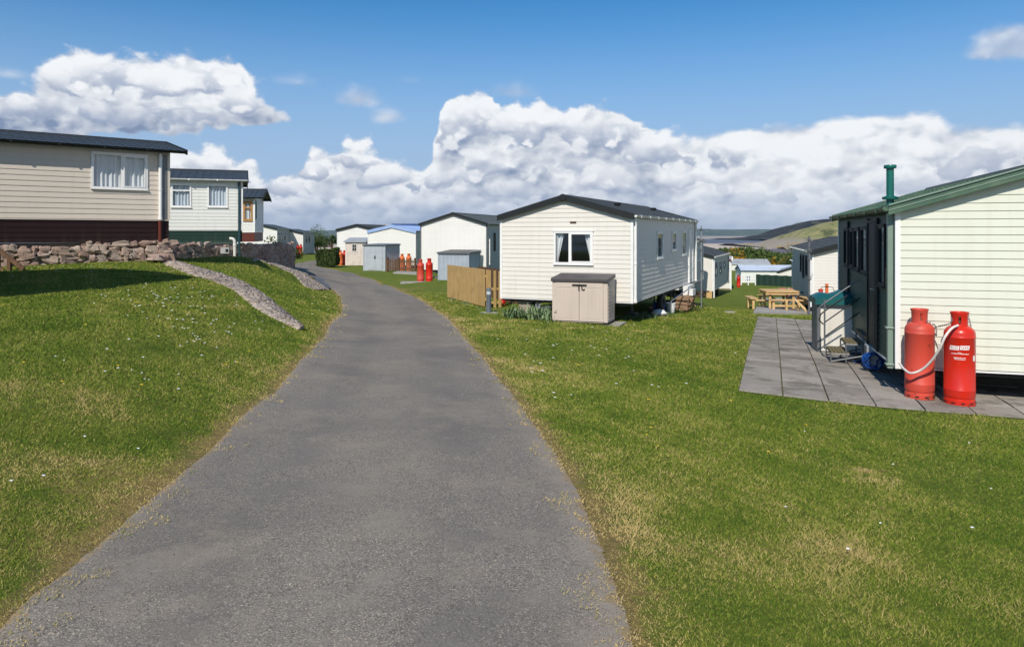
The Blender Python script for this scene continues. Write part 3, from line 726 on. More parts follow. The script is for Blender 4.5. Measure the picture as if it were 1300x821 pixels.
        if curtain:
            n = 60; rr = random.Random(int(a0*100))
            spans = [(a0+fw, a1-fw, 1.0)] if curtain == 'net' else ([(a0+fw, a0+fw+.20*(a1-a0), .5), (a1-fw-.20*(a1-a0), a1-fw, .5)] if curtain == 'tied' else [(a0+fw, a0+fw+.42*(a1-a0), 1), (a1-fw-.42*(a1-a0), a1-fw, 1)])
            for si, (b0, b1, tie) in enumerate(spans):
                c = s.mb(); vs = []; rows = 8; ph = [rr.uniform(0, 6) for _ in range(3)]
                for j in range(rows+1):
                    zz_ = z0+.03+(z1-z0-.06)*j/rows; u = 1-j/rows
                    for i_ in range(n+1):
                        f = i_/n
                        if tie < 1:
                            narrow = 1-.75*min(1, u*1.15)
                            f2 = f*narrow if si == 0 else 1-(1-f)*narrow
                        else: f2 = f
                        x_ = b0+(b1-b0)*f2
                        dn = .028*math.sin(f*(b1-b0)*52+ph[0])+.014*math.sin(f*(b1-b0)*23+ph[1]+u)+.01*math.sin(f*(b1-b0)*97+ph[2])
                        vs.append(s.fp(face, x_, zz_, -depth+dn))
                c.add(vs, [(j*(n+1)+i_, j*(n+1)+i_+1, (j+1)*(n+1)+i_+1, (j+1)*(n+1)+i_) for j in range(rows) for i_ in range(n)])
                c.build('curtain', M[cmat], w, True)
        return w
    def door(s, face, r, m_='white', glass=True, frame=None):
        a0, z0, a1, z1 = r; m = s.mb()
        s.bx(m, face, a0, a1, z0, z1, 0, .035); s.bx(m, face, a0-.05, a0, z0, z1+.05, 0, .055); s.bx(m, face, a1, a1+.05, z0, z1+.05, 0, .055); s.bx(m, face, a0, a1, z1, z1+.05, 0, .055)
        for q in range(2):
            zz0 = z0+.12+(z1-z0)*.48*q; s.bx(m, face, a0+.10, a1-.10, zz0, zz0+(z1-z0)*.36, .035, .042)
        d = m.build('door', M[m_], s.t)
        h = s.mb(); h.tube([s.fp(face,a0+.07,z0+1.0,.035), s.fp(face,a0+.07,z0+1.0,.085), s.fp(face,a0+.17,z0+1.0,.085)], .012, 8); h.build('handle', M['steel'], d, True)
        return d
    def finish(s, roof='roof_dark', fascia='dark', fd=.15, oh=.10, ov=.10, skirt=None, sk=.5, trim='white', gutter='white', gface=('right',), pipes=(), cap=True, ribs=.30, faces=('front','right','left','back'), detail=True, wheels=True, ridgevents=0, corner=True, soffit='white', fascia_line=None, skpitch=.14):
        W, L, h, rise = s.W, s.L, s.h, s.rise
        for f in faces:
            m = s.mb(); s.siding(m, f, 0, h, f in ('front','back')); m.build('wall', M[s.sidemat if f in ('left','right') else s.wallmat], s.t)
        if corner:
            for f, a in (('front',0),('front',W),('back',0),('back',W)):
                m = s.mb(); q = s.fp(f, a, 0); sx = -1 if a == 0 else 1; sy = -1 if f == 'front' else 1
                x0, x1 = sorted((q.x+sx*.026, q.x-sx*.045)); y0, y1 = sorted((q.y+sy*.026, q.y-sy*.045)); m.box(x0, x1, y0, y1, -.01, h-.004)
                m.build('corner_trim', M[trim], s.t)
            for bb in ((-.024, W+.024, -.024, -.004), (W+.004, W+.024, 0, L), (-.024, -.004, 0, L)):
                m = s.mb(); m.box(*bb, -.035, -.011); m.build('bottom_trim', M[trim], s.t)
        m = s.mb(); m.box(.03, W-.03, .03, L-.03, -.09, -.012); m.build('floor', M['black'], s.t)
        # roof in stepped courses with ribs
        sl = math.atan2(rise, W/2); e = ov; k = rise/(W/2); ze = h - e*k
        m = s.mb(); nc_ = max(3, int(round((W/2+e)/.36)))
        def prof(side, under=False):
            pts = []
            for i in range(nc_):
                x0 = -e+(W/2+e)*i/nc_; x1 = -e+(W/2+e)*(i+1)/nc_
                pts += [(x0, ze+(x0+e)*k+.05+(.018 if i else .0)), (x1, ze+(x1+e)*k+.05)]
            return pts
        pl = prof(0); left = pl + [(W/2, h+rise+.0)] + [(-e, ze)]
        pr = [(W-x, z) for x, z in left]
        m.prism(left, -oh, L+oh); m.prism(pr[::-1], -oh, L+oh)
        if ribs and detail:
            y = -oh+ribs/2
            while y < L+oh-.05:
                for sd in (0, 1):
                    for i in range(nc_):
                        x0 = -e+(W/2+e)*i/nc_; x1 = -e+(W/2+e)*(i+1)/nc_-.01; za = ze+(x0+e)*k+.052+(.018 if i else 0); zb_ = ze+(x1+e)*k+.052
                        if sd: x0, x1 = W-x0, W-x1
                        m.beam((x0, y, za), (x1, y, zb_), .045, .030)
                y += ribs
        m.beam((W/2, -oh-.005, h+rise+.065), (W/2, L+oh+.005, h+rise+.065), .20, .05)
        rf = m.build('roof', M[roof], s.t)
        if ridgevents:
            for q in range(ridgevents):
                v = s.mb(); y = L*(.25+.5*q/max(1, ridgevents-1)); x = W*.72; zz_ = h+(W-x)*k+.08
                v.lathe([(.09,0),(.09,.05),(.12,.06),(.12,.09),(0,.11)], 14, Matrix.Translation((x, y, zz_)))
                v.build('roof_vent', M['dark'], rf, True)
        # verge fascias
        for yy0, yy1 in ((L+oh+.002, L+oh+.035), (-oh-.035, -oh-.002)):
            m = s.mb()
            m.prism([(-e-.01, ze+.085), (W/2, h+rise+.095), (W/2, h+rise+.095-fd), (-e-.01, ze+.085-fd)][::-1], yy0, yy1)
            m.prism([(W+e+.01, ze+.085), (W/2, h+rise+.095), (W/2, h+rise+.095-fd), (W+e+.01, ze+.085-fd)], yy0, yy1)
            fo = m.build('fascia', M[fascia], s.t)
        if fascia_line:
            q = s.mb()
            for sgn, xx in ((1, -e-.01), (-1, W+e+.01)):
                a = Vector((xx, -oh-.040, ze+.085-fd*.55)); b = Vector((W/2, -oh-.040, h+rise+.095-fd*.55)); q.beam(a, b, .008, .014)
                a = Vector((xx, -oh-.046, ze+.078)); b = Vector((W/2, -oh-.046, h+rise+.088)); q.beam(a, b, .03, .022)
            q.build('fascia_bead', M[fascia_line], fo)
        if cap:
            q = s.mb(); T = Matrix.Translation((W/2, -oh-.036, h+rise+.095-fd*.52)) @ Matrix.Rotation(R(90), 4, 'X')
            q.lathe([(0,.02),(fd*.5,.02),(fd*.62,.0)], 16, T); q.build('ridge_end_cap', M[fascia], fo, True)
        for xa, xb in ((-e+.02, -.02), (W+.02, W+e-.02)):
            m = s.mb(); m.box(xa, xb, -oh, L+oh, ze-.012, ze-.002); m.build('soffit', M[soffit], s.t)
        for gf in gface:
            x = W+e+.035 if gf == 'right' else -e-.035
            m = s.mb(); vs = []
            for yy in (-oh, L+oh):
                for j in range(9):
                    t = math.pi+math.pi*j/8; vs.append((x+.05*math.cos(t), yy, ze+.045+.055*math.sin(t)))
            m.add(vs, [(j, j+1, j+10, j+9) for j in range(8)] + [tuple(range(9)), tuple(range(17,8,-1))])
            x_in = x-.05 if gf == 'right' else x+.05
            m.box(min(x_in,x_in+.001)-.012, x_in+.012, -oh, L+oh, ze-.02, ze+.055)
            y = .4
            while y < L: m.box(x-.056, x+.056, y, y+.05, ze-.016, ze+.052); y += 1.1
            m.build('gutter', M[gutter], s.t, True)
        for pf, a, pm, top, bot, w_ in pipes:
            m = s.mb(); p0 = s.fp(pf, a, bot, .055); p1 = s.fp(pf, a, top, .055)
            m.tube([p0, p1], w_/2, 14); 
            for zz_ in (bot+.02, (bot+top)*.45, top-.15): m.tube([p1*0+Vector((p0.x,p0.y,zz_)), Vector((p0.x,p0.y,zz_+.05))], w_/2+.010, 14)
            m.build('downpipe', M[pm], s.t, True)
        if skirt:
            for f in faces: m = s.mb(); s.siding(m, f, -sk, -.036, False, -.012, False, skpitch); m.build('skirting', M[skirt], s.t)
        elif detail:
            m = s.mb(); 
            for x in (W*.22, W*.78): m.box(x-.03, x+.03, .15, L-.15, -.22, -.09)
            y = .4
            while y < L: m.box(.1, W-.1, y-.02, y+.02, -.15, -.09); y += 1.2
            ch = m.build('chassis', M['steel_dull'], s.t)
            for y in (.5, L*.33, L*.66, L-.4):
                for x in (W*.22, W*.78):
                    w = s.world @ Vector((x, y, 0)); gl = tzf(w.x, w.y)-w.z
                    q = s.mb(); q.box(x-.16, x+.16, y-.16, y+.16, gl-.05, gl+.10); q.lathe([(.09, gl+.10),(.03, gl+.18),(.03, -.235),(.06,-.225),(.06,-.22)], 10, Matrix.Translation((x, y, 0)))
                    q.build('support_jack', M['steel_dull'], s.t)
            if wheels:
                for x in (.28, W-.28):
                    y = L*.5; w = s.world @ Vector((x, y, 0)); gl = tzf(w.x, w.y)-w.z
                    q = s.mb(); T = Matrix.Translation((x-.09, y, max(gl, -.75)+.30)) @ Matrix.Rotation(R(90), 4, 'Y')
                    q.lathe([(.14,0),(.30,0),(.33,.04),(.33,.14),(.30,.18),(.14,.18),(.12,.1),(.14,0)], 24, T); q.build('wheel', M['rubber'], s.t, True)
        return s.t

# --- C: the cream caravan in the middle
C = Caravan('cream lap-sided caravan in the middle, its black-edged gable behind the low beige resin store', 3.9, 9.9, 2.32, .53, R(-23.5), (3.9, 0, 0), P(803, 383.5, 19.8), 'cream', .128)
C.window('front', C.rect('front', 703.5, 293.5, 753.2, 335.5), (.95, 1.4), 'white', 'tied', .055)
for r in ((833.3,294.5,840.6,327.9),(852.5,294.5,857.8,318),(865.4,293.8,870.6,323.7)): C.window('right', C.rect('right', *r), (1,), 'white', None, .06)
dr = C.rect('right', 873.5, 293.6, 878.3, 356); C.door('right', (dr[0]+.05, .0, dr[2]-.05, 1.95), 'white')
m = C.mb(); a, z = C.px('front', 727.8, 282); C.bx(m, 'front', a-.09, a+.09, z-.02, z+.02, 0, .035); m.build('vent_grille', M['browntrim'], C.t)
C.finish(fd=.165, ov=.07, oh=.09, gface=('right',), pipes=(('right', .10, 'white', 2.28, -.03, .085), ('right', 9.80, 'white', 2.28, -.02, .085)), ridgevents=2, soffit='dark')
# tow hitch, block pier under the gable
m = C.mb(); 
for sx in (-1, 1): m.beam((1.30+sx*.42, .9, -.16), (1.22, -.35, -.30), .07, .09)
m.tube([(1.22,-.45,-.28),(1.22,-.30,-.28)], .05, 10); m.tube([(1.22,-.30,-.50),(1.22,-.30,-.12)], .028, 10); m.beam((1.12,-.28,-.62),(1.30,-.20,-.12), .05,.05)
m.build('tow_hitch', M['steel'], C.t)
w_ = C.world @ Vector((.62, .35, 0)); gl = tzf(w_.x, w_.y)-w_.z
m = C.mb(); 
zz_ = gl-.05; k = 0
while zz_ < -.13: m.box(.50-.02*(k%2), .86-.02*(k%2), .15, .36, zz_, min(zz_+.10, -.10)); zz_ += .105; k += 1
m.box(1.02, 1.10, .2, .3, gl-.05, -.1); m.build('block_pier', M['brick'], C.t)
m = C.mb(); m.box(1.55, 2.05, .15, .20, -.26, -.04); m.build('drop_panel', M['steel_dull'], C.t)
# white entrance step under the door
a0 = (dr[0]+dr[2])/2
m = C.mb(); m.box(3.93, 4.10, a0-1.6, a0-.2, -.17, -.05); m.box(3.93, 4.28, a0-1.6, a0-1.0, -.38, -.17); m.build('entrance_step', M['white'], C.t)
m = C.mb(); m.tube([(3.98,a0-4.0,-.75),(3.98,a0-4.0,-.38),(4.15,a0-1.6,-.12)], .02, 8); m.build('brace_rail', M['steel'], C.t, True)

# --- D: pale green-cream gable on the right with green fascia
Dd = Vector((.956,-.292)); yD = math.atan2(-.292, .956)
D_ = Caravan('pale cream gable on the right with thick green fascia, flue and dark green window side', 3.85, 6.4, 2.37, .56, yD, (0, 0, 0), P(1138.5, 464.5, 11.0), 'palegreen', .116, side='greensid')
for r in ((1117.4,286,1125.8,363),(1094.6,288.5,1102.5,347),(1086,290,1092.5,343),(1080.5,291,1085,339)):
    D_.window('left', D_.rect('left', *r), (1,), 'dark', None, .05)
for r in ((1073,290,1077.5,337),): D_.window('left', D_.rect('left', *r), (1,), 'dark', None, .05)
dr2 = D_.rect('left', 1105.0, 283, 1114.5, 421); D_.door('left', (dr2[0], .03, dr2[2], dr2[3]), 'dark')
for px_ in (1104.2, 1116.2, 1078.6):
    m = D_.mb(); a, z = D_.px('left', px_, 300); D_.bx(m, 'left', a-.045, a+.045, 0, 2.25, 0, .05); m.build('cover_or_shade_strip', M['dark'], D_.t)
D_.finish(roof='green_trim', fascia='green_trim', fd=.155, ov=.13, oh=.12, trim='white', gutter='green_trim', gface=('left',), pipes=(), cap=False, soffit='browntrim', fascia_line='sage', wheels=True)
m = D_.mb(); m.box(-.120, -.040, .03, .125, -.05, 2.30); 
m.box(-.145,-.03,.01,.145,.55,.58); m.box(-.145,-.03,.01,.145,-.0,.03); m.build('downpipe', M['sage'], D_.t, bevel=.012)
# flue on the roof
q = D_.inv @ P(1130, 252, 11.45)
m = D_.mb(); T = Matrix.Translation(q)
m.lathe([(.0,-.12),(.055,-.12),(.055,.50),(.0,.50)], 20, T); m.lathe([(.11,-.015),(.115,.0),(.115,.022),(.065,.04)], 20, T)
m.lathe([(.0,.50),(.088,.47),(.092,.49),(.094,.505),(.085,.522),(.0,.53)], 20, T); m.build('flue_pipe', M['teal'], D_.t, True)

# --- A: beige caravan with dark skirt on the stone wall, left
A = Caravan('beige lap-sided caravan at far left with dark maroon skirt above the stone wall', 3.9, 11.0, 2.07, .40, R(-50.3), (3.9, 11.0, 0), P(214.5, 278.9, 22.0), 'beige', .146)
A.window('right', A.rect('right', 115.5, 195.2, 187.3, 240.2), (1.15, 1), 'white', 'net', .06)
A.window('right', (3.2, .9, 4.6, 1.75), (1,), 'white', 'net', .06)
A.finish(fd=.15, ov=.28, oh=.42, skirt='brown_skirt', sk=.66, trim='beige', gutter='dark', pipes=(('right', A.px('right', 203, 240)[0], 'white', 1.95, -.02, .10),), ribs=.24, cap=False, soffit='dark')
m = A.mb(); a, _ = A.px('right', 207.3, 240); A.bx(m, 'right', a-.10, a+.10, .01, 1.93, .024, .034); m.build('cover_or_shade_strip', M['steel_dull'], A.t)  # grey upright beside the downpipe: a band of wall shade put in as colour
m = A.mb(); a, _ = A.px('right', 202.5, 290); m.tube([A.fp('right', a, -.64, .05), A.fp('right', a, -.03, .05)], .05, 12); m.build('skirt_downpipe', M['rust_skirt'], A.t, True)

# --- B: white caravan with green skirt
B = Caravan('white caravan with dark green skirt and two grey-curtained windows above the rubble wall', 3.9, 10.2, 2.12, .48, R(-69.7), (3.9, 10.2, 0), P(307.5, 291.8, 31.3), 'whitish', .14)
B.window('right', B.rect('right', 217, 233.5, 243, 263.2), (1,), 'white', 'net', .07, transom=.72, cmat='curtain_g')
B.window('right', B.rect('right', 263.2, 234.3, 289.2, 263.2), (1,), 'white', 'net', .07, cmat='curtain_g')
B.finish(fd=.16, ov=.22, oh=.22, skirt='green_skirt', sk=.52, gutter='white', pipes=(('right', 10.08, 'tealpipe', 2.05, -1.30, .10),), ribs=.3, cap=False, soffit='white')

# --- third on the terrace, golden oak bay window
E = Caravan('small-looking third caravan on the terrace with golden oak window, red-brown skirt and dark overhanging roof', 3.7, 9.0, 2.05, .5, R(-78.5), (3.7, 9.0, 0), P(323.2, 294.4, 43.0), 'ivory', .14)
E.window('right', E.rect('right', 308.8, 255.5, 320.6, 280.4), (1,), 'oak', 'net', .10, transom=.66)
E.window('back', (3.05, .75, 3.55, 1.85), (1,), 'teal', 'net', .06)
E.finish(fd=.16, ov=.30, oh=.45, skirt='rust_skirt', sk=.58, gutter='dark', cap=False, soffit='dark')

# --- G: gable behind the silver store
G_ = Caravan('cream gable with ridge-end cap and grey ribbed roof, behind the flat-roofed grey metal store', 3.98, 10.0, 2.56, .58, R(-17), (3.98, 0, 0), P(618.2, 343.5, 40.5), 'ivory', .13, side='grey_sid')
G_.window('right', G_.rect('right', 626.5, 296, 628.6, 318), (1,), 'dark', None, .05)
G_.finish(roof='roof_mid', fd=.14, ov=.08, oh=.10, gutter='steel_dull', trim='steel_dull', pipes=(('right', .30, 'white', 1.75, .3, .07),))
# --- H
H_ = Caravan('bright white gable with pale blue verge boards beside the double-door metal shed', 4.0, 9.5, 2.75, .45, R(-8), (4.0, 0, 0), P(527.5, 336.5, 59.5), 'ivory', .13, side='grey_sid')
H_.finish(roof='roof_sky', fascia='roof_sky', fd=.26, ov=.05, oh=.06, gutter='steel_dull', trim='white', pipes=(('right', .15, 'steel', 2.2, -.02, .09),), cap=False)
I_ = Caravan('white gable with dark verge boards behind the little beige shed and hedge', 3.6, 9.0, 2.45, .42, R(-6), (3.6, 0, 0), P(477.5, 326, 66.0), 'ivory', .13)
I_.finish(roof='roof_dark', fd=.22, ov=.12, oh=.1, ridgevents=0, cap=False)
J_ = Caravan('long pale-roofed caravan seen only as a beige roof strip over the white gables', 3.8, 9.0, 2.3, .45, R(-84), (3.8, 0, 0), P(453, 316.5, 84), 'cream', .2)
J_.finish(roof='roof_beige', fascia='roof_beige', fd=.12, ov=.1, oh=.1, cap=False, detail=False, gutter='roof_beige')
K_ = Caravan('white caravan with thin navy roof edge behind the pale blue verge gable', 3.8, 9.0, 2.3, .10, R(-86), (3.8, 0, 0), P(497.5, 315, 74), 'whitish', .2)
K_.finish(roof='roof_navy', fascia='roof_navy', fd=.2, ov=.1, oh=.1, cap=False, detail=False, gutter='roof_navy')
# --- far left pair
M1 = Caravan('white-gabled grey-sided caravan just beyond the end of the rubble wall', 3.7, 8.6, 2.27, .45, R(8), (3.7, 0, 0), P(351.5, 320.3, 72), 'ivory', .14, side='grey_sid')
for px_ in (353.5, 357.5, 361.5): M1.window('right', M1.rect('right', px_-.8, 296, px_+.8, 305), (1,), 'steel_dull', None, .1)
M1.finish(roof='roof_blue', fd=.14, ov=.08, oh=.1, cap=False, gutter='steel', pipes=())
M2 = Caravan('farthest caravan up the lane, white gable with two red bottles at its corner', 3.7, 9.6, 2.25, .45, R(8), (3.7, 0, 0), P(384.5, 322.8, 80), 'ivory', .14, side='grey_sid')
for px_ in (389, 392.4): M2.window('right', M2.rect('right', px_-.8, 299, px_+.8, 308), (1,), 'steel_dull', None, .1)
M2.finish(roof='roof_blue', fd=.14, ov=.08, oh=.1, cap=False, gutter='steel')

# --- beyond C, going down the slope
N_ = Caravan('grey-shaded caravan side just past the cream caravan, behind the aerial pole', 3.8, 9.0, 2.25, .45, R(-22), (3.8, 9.0, 0), P(892.4, 353.6, 44), 'cream', .14, side='grey_sid')
for a in (884.8, 888.0): N_.window('right', N_.rect('right', a-.7, 313, a+.7, 331), (1,), 'white', None, .08)
N_.finish(roof='roof_dark', fd=.15, ov=.08, oh=.1)
O_ = Caravan('caravan with slate roof and pale timber boards under its cream gable, down the slope', 3.9, 9.6, 2.10, .50, R(-22), (3.9, 0, 0), P(905, 369, 46), 'cream', .13, side='grey_sid')
for r in ((908,334,910,350),(913.5,333,915.5,347),(918.5,332,920.5,340)): O_.window('right', O_.rect('right', *r), (1,), 'steel_dull', None, .07)
O_.finish(roof='roof_dark', fd=.13, ov=.08, oh=.1, pipes=(('right', .1, 'white', 2.0, -.46, .10), ('right', 9.3, 'steel', 2.0, -.1, .09)))
m = O_.mb(); m.box(2.6, 3.85, -.02, .0, -.50, -.02); [m.box(2.6, 3.85, -.032, -.02, z, z+.10) for z in (-.49, -.37, -.25, -.13)]; m.build('timber_skirt_panel', M['wood_h'], O_.t)
P_ = Caravan('caravan with pale roof, white corner pipe and red skirt, farther down the slope', 3.8, 9.5, 2.30, .45, R(-17), (3.8, 0, 0), P(927, 366, 60), 'cream', .14, side='grey_sid')
P_.finish(roof='roof_pale', fd=.13, ov=.1, oh=.1, skirt='red_skirt', sk=.40, fascia='red_skirt', pipes=(('right', .12, 'white', 2.2, -.3, .12),), cap=False)
Q_ = Caravan('long white caravan with navy-edged pale blue roof across the foot of the slope', 4.0, 9.0, 1.55, .55, R(-98), (4.0, 0, 0), P(941, 359.5, 90), 'whitish', .16)
for a in (950, 962, 975): Q_.window('right', Q_.rect('right', a-2, 351, a+2, 355.5), (1,), 'roof_navy', None, .1)
Q_.finish(roof='roof_ice', fascia='roof_navy', fd=.22, ov=.12, oh=.1, cap=False, detail=False, gutter='roof_navy')
Q2 = Caravan('cream gable with black verge behind the green netting screen', 3.7, 6.0, 1.45, .62, R(-24), (0, 0, 0), P(987.5, 362, 80), 'cream', .14)
Q2.finish(roof='roof_pale', fascia='dark', fd=.20, ov=.12, oh=.1, cap=False, detail=False)
R_ = Caravan('grey-roofed white caravan farthest down the slope, in front of the gorse', 4.0, 9.0, 2.1, .75, R(-92), (4.0, 9.0, 0), P(978, 351.5, 122), 'whitish', .16)
for a in (949, 955, 961.5, 970): R_.window('right', R_.rect('right', a-1, 336.4, a+1, 339.5), (1,), 'dark', None, .1)
R_.finish(roof='roof_pale', fascia='red_skirt', fd=.16, ov=.12, oh=.1, cap=False, detail=False)
S_ = Caravan('cream caravan with black roof and grey window side, behind the picnic table on the right', 3.8, 10.6, 2.24, .50, yD, (0, 0, 0), P(1031.8, 389.4, 29.8), 'cream', .118, side='grey_sid')
for r in ((1016.4,323,1017.8,344),(1019.5,324,1021.2,352),(1023.2,325,1025.2,349)): S_.window('left', S_.rect('left', *r), (1,), 'dark', None, .06)
S_.finish(roof='roof_dark', fd=.20, ov=.12, oh=.12, gface=('left',), pipes=(('left', .12, 'white', 2.1, -.02, .11),), cap=False)
T_ = Caravan('blue-roofed caravan corner with white pipe beyond the picnic table', 3.8, 8.0, 2.25, .45, yD, (0, 0, 0), P(1014.8, 371, 57), 'cream', .14, side='grey_sid')
T_.finish(roof='roof_blue', fascia='roof_blue', fd=.16, ov=.1, oh=.1, gface=('left',), pipes=(('left', .12, 'white', 2.2, -.02, .16),), cap=False)
# --- out of the frame on the left: its roof throws the shadow that lies on the bank
U_c = Caravan('tall beige caravan just outside the left edge whose shadow lies on the bank', 3.9, 9.0, 2.25, .45, R(-90), (0, 9.0, 0), Vector((-9.55, 13.0, 3.35)), 'beige', .146)
U_c.finish(fd=.16, ov=.10, oh=.10, skirt='brown_skirt', sk=2.5, gutter='dark', cap=False, soffit='dark')

# ------------------------------------------------------------------ gas bottles
yaw_f = -math.pi/2
g1 = Vector((5.93, 10.66, 0)); g2 = Vector((6.28, 10.28, 0))
def ground_at(v, dz=0): return (v.x, v.y, tzf(v.x, v.y)+dz)
PZ = .035
b1 = gas_bottle(ground_at(g1, PZ), M['redfade'], 'faded dull red gas bottle, left of the two by the green-trimmed gable', -math.pi/2-.25)
b2 = gas_bottle(ground_at(g2, PZ), M['red'], 'bright glossy red gas bottle with white printed label beside the green-trimmed gable', -2.10, True)
f = -math.pi/2-.62
def onb(b, x, y, z): return Vector(b.location)+Vector((x, y, z))
hp = [P(1216,413,10.16), P(1208,417,10.07), P(1200,427,10.04), P(1193.5,441,10.08), P(1184,456,10.20), P(1171,468.5,10.34), P(1157,473.5,10.44), P(1148,468.5,10.62), P(1142,461,10.86)]
m = MB(); path = []
for i in range(len(hp)-1):
    p0, p1, p2, p3 = hp[max(i-1,0)], hp[i], hp[i+1], hp[min(i+2,len(hp)-1)]
    for k in range(10):
        t = k/10; path.append(.5*((2*p1)+(-p0+p2)*t+(2*p0-5*p1+4*p2-p3)*t*t+(-p0+3*p1-3*p2+p3)*t**3))
path.append(hp[-1]); m.tube(path, .016, 12)
tag(m.build('gas_hose', M['hose'], None, True), 'white rubber gas hose looping from the bright bottle across the faded one', 'hose')
tag(chain('safety_chain', [onb(b1, .03, -.12, 1.12), onb(b1, .16, -.12, 1.05), onb(b1, .215, -.05, .90), onb(b1, .25, .05, 1.0), onb(b2, -.12, .02, 1.12), onb(b2, -.105, .02, 1.22)]), 'steel chain slung between the two large red gas bottles', 'chain')
tag(chain('safety_chain', [onb(b2, .10, -.02, 1.27), onb(b2, .15, .0, 1.12), onb(b2, .19, .08, 1.05), onb(b2, .20, .40, 1.1)]), 'short chain from the collar of the bright red bottle to the wall', 'chain')
GP = 'pairs of red gas bottles by the caravans'
def bottle_at(px, py, D, mt, label, sc=1.0, lean=0, z=None):
    p = Gd(px, D); return gas_bottle((p.x, p.y, p.z if z is None else z), M[mt], label, yaw_f, False, False, GP, sc, lean)
bottle_at(534, 357.7, 37.4, 'redfade', 'dull red leaning gas bottle, left of the pair by the flat-roofed grey store', .92, R(2))
bottle_at(545, 357.7, 37.4, 'red', 'bright red gas bottle, right of the pair by the flat-roofed grey store', .93)
bottle_at(510.5, 344, 52.5, 'orange', 'orange-red gas bottle behind the dark picket fence, left one', .95)
bottle_at(519, 344, 52.5, 'orange', 'orange-red gas bottle behind the dark picket fence, right one', .97)
bottle_at(432.2, 336.6, 62.5, 'orange', 'pale orange gas bottle between the hedge and the small beige shed')
bottle_at(437.3, 336.6, 63.2, 'red', 'red gas bottle tight against the left side of the small beige shed')
bottle_at(377.8, 325.6, 78, 'red', 'shorter red bottle of the pair at the farthest caravan up the lane', .82)
bottle_at(382.0, 325.6, 78, 'red', 'taller red bottle of the pair at the farthest caravan up the lane', .90)
bottle_at(937.7, 364.4, 66, 'red', 'single red gas bottle on the slope beside the red-skirted caravan', .84)
bottle_at(637.5, 394, 24.3, 'red', 'red gas bottle half hidden behind the left corner of the cream middle caravan', .62)
bottle_at(1042, 385, 28.4, 'redfade', 'faded red bottle showing its top above the teal-lidded store, left', .80)
bottle_at(1057.5, 385, 28.2, 'red', 'bright red bottle top behind the teal-lidded store, right', .72)

# ------------------------------------------------------------------ stone wall, rubble edging
_ico = None
def stone_shape(mb, c, sx, sy, sz, r, rot):
    global _ico
    if _ico is None:
        bm = bmesh.new(); bmesh.ops.create_cube(bm, size=2); bmesh.ops.subdivide_edges(bm, edges=bm.edges[:], cuts=2, use_grid_fill=True)
        _ico = ([v.co.copy() for v in bm.verts], [tuple(v.index for v in f.verts) for f in bm.faces]); bm.free()
    vs, fs = _ico; ph = [r.uniform(0, 6.28) for _ in range(6)]; out = []
    T = Matrix.Translation(c) @ rot
    for v in vs:
        n = v.normalized()*1.25; q = v.lerp(n, .55)
        q = q*(1+.20*math.sin(3*q.x+ph[0])*math.sin(2.7*q.z+ph[1])+.14*math.sin(4.1*q.z+ph[2])+.10*math.sin(2.3*q.x+ph[3]))
        out.append(T @ Vector((q.x*sx, q.y*sy, q.z*sz)))
    mb.cur = r.random(); mb.add(out, fs); mb.cur = None
def rubble_wall(name, pts, label, seed=1):
    """pts: list of (x, y, zbottom, ztop) along the wall face"""
    t = empty(name, (pts[0][0], pts[0][1], pts[0][2]), 0, label, 'wall'); r = random.Random(seed)
    inv = Matrix.Translation(-Vector(t.location)); mb = MB(inv); core = MB(inv)
    for (a, b) in zip(pts[:-1], pts[1:]):
        pa, pb = Vector(a[:2]), Vector(b[:2]); d = (pb-pa); Ls = d.length; d /= Ls; nrm = Vector((d.y, -d.x)); ang = math.atan2(d.y, d.x)
        if nrm.dot(-pa) < 0: nrm = -nrm
        back = -nrm*.45
        vs = [(pa.x, pa.y, a[2]-.3), (pb.x, pb.y, b[2]-.3), (pb.x, pb.y, b[3]-.05), (pa.x, pa.y, a[3]-.05)]
        vs2 = [(x+back.x, y+back.y, z) for x, y, z in vs]; core.add(vs+vs2, [(0,1,2,3),(7,6,5,4),(3,2,6,7),(0,4,5,1),(1,5,6,2),(0,3,7,4)])
        s = 0.0; row = 0
        hgt = lambda q: (a[2]+(b[2]-a[2])*q/Ls, a[3]+(b[3]-a[3])*q/Ls)
        z = -.12
        while True:
            rh = r.uniform(.15, .29); s = -r.uniform(0, .2); any_ = False
            while s < Ls:
                w = r.choice((r.uniform(.12,.26), r.uniform(.2,.5))); zb, zt = hgt(min(max(s+w/2, 0), Ls)); zc = zb+z+rh/2+r.uniform(-.045,.045)
                if zc+rh*.30 < zt:
                    any_ = True; hh = max(.06, min(rh, (zt-zc)*1.75))
                    c2 = pa+d*(s+w/2)+nrm*r.uniform(-.02,.05)
                    stone_shape(mb, (c2.x, c2.y, zc), w*.47, .085, hh*.54, r, Matrix.Rotation(ang, 4, 'Z') @ Matrix.Rotation(r.uniform(-.22,.22), 4, 'Y') @ Matrix.Rotation(r.uniform(-.3,.3), 4, 'Z'))
                    if r.random() < .6: stone_shape(mb, (c2.x+d.x*w*.5, c2.y+d.y*w*.5, zc+rh*r.uniform(-.5,.3)), r.uniform(.03,.06), .09, r.uniform(.025,.05), r, Matrix.Rotation(ang, 4, 'Z'))
                s += w*.97
            z += rh*.93
            if not any_ or z > 3: break
    mb.build('stones', M['stone'], t, True, attr=True); core.build('mortar_core', mat('mortar_'+str(seed), (.19,.15,.125), .95, 0, .3, 6, .5), t)
    return t
def wpt(px, pyb, D, pyt):
    b = P(px, pyb, D); tt = P(px, pyt, D); return (b.x, b.y, min(b.z, tzf(b.x, b.y)+.02), tt.z)
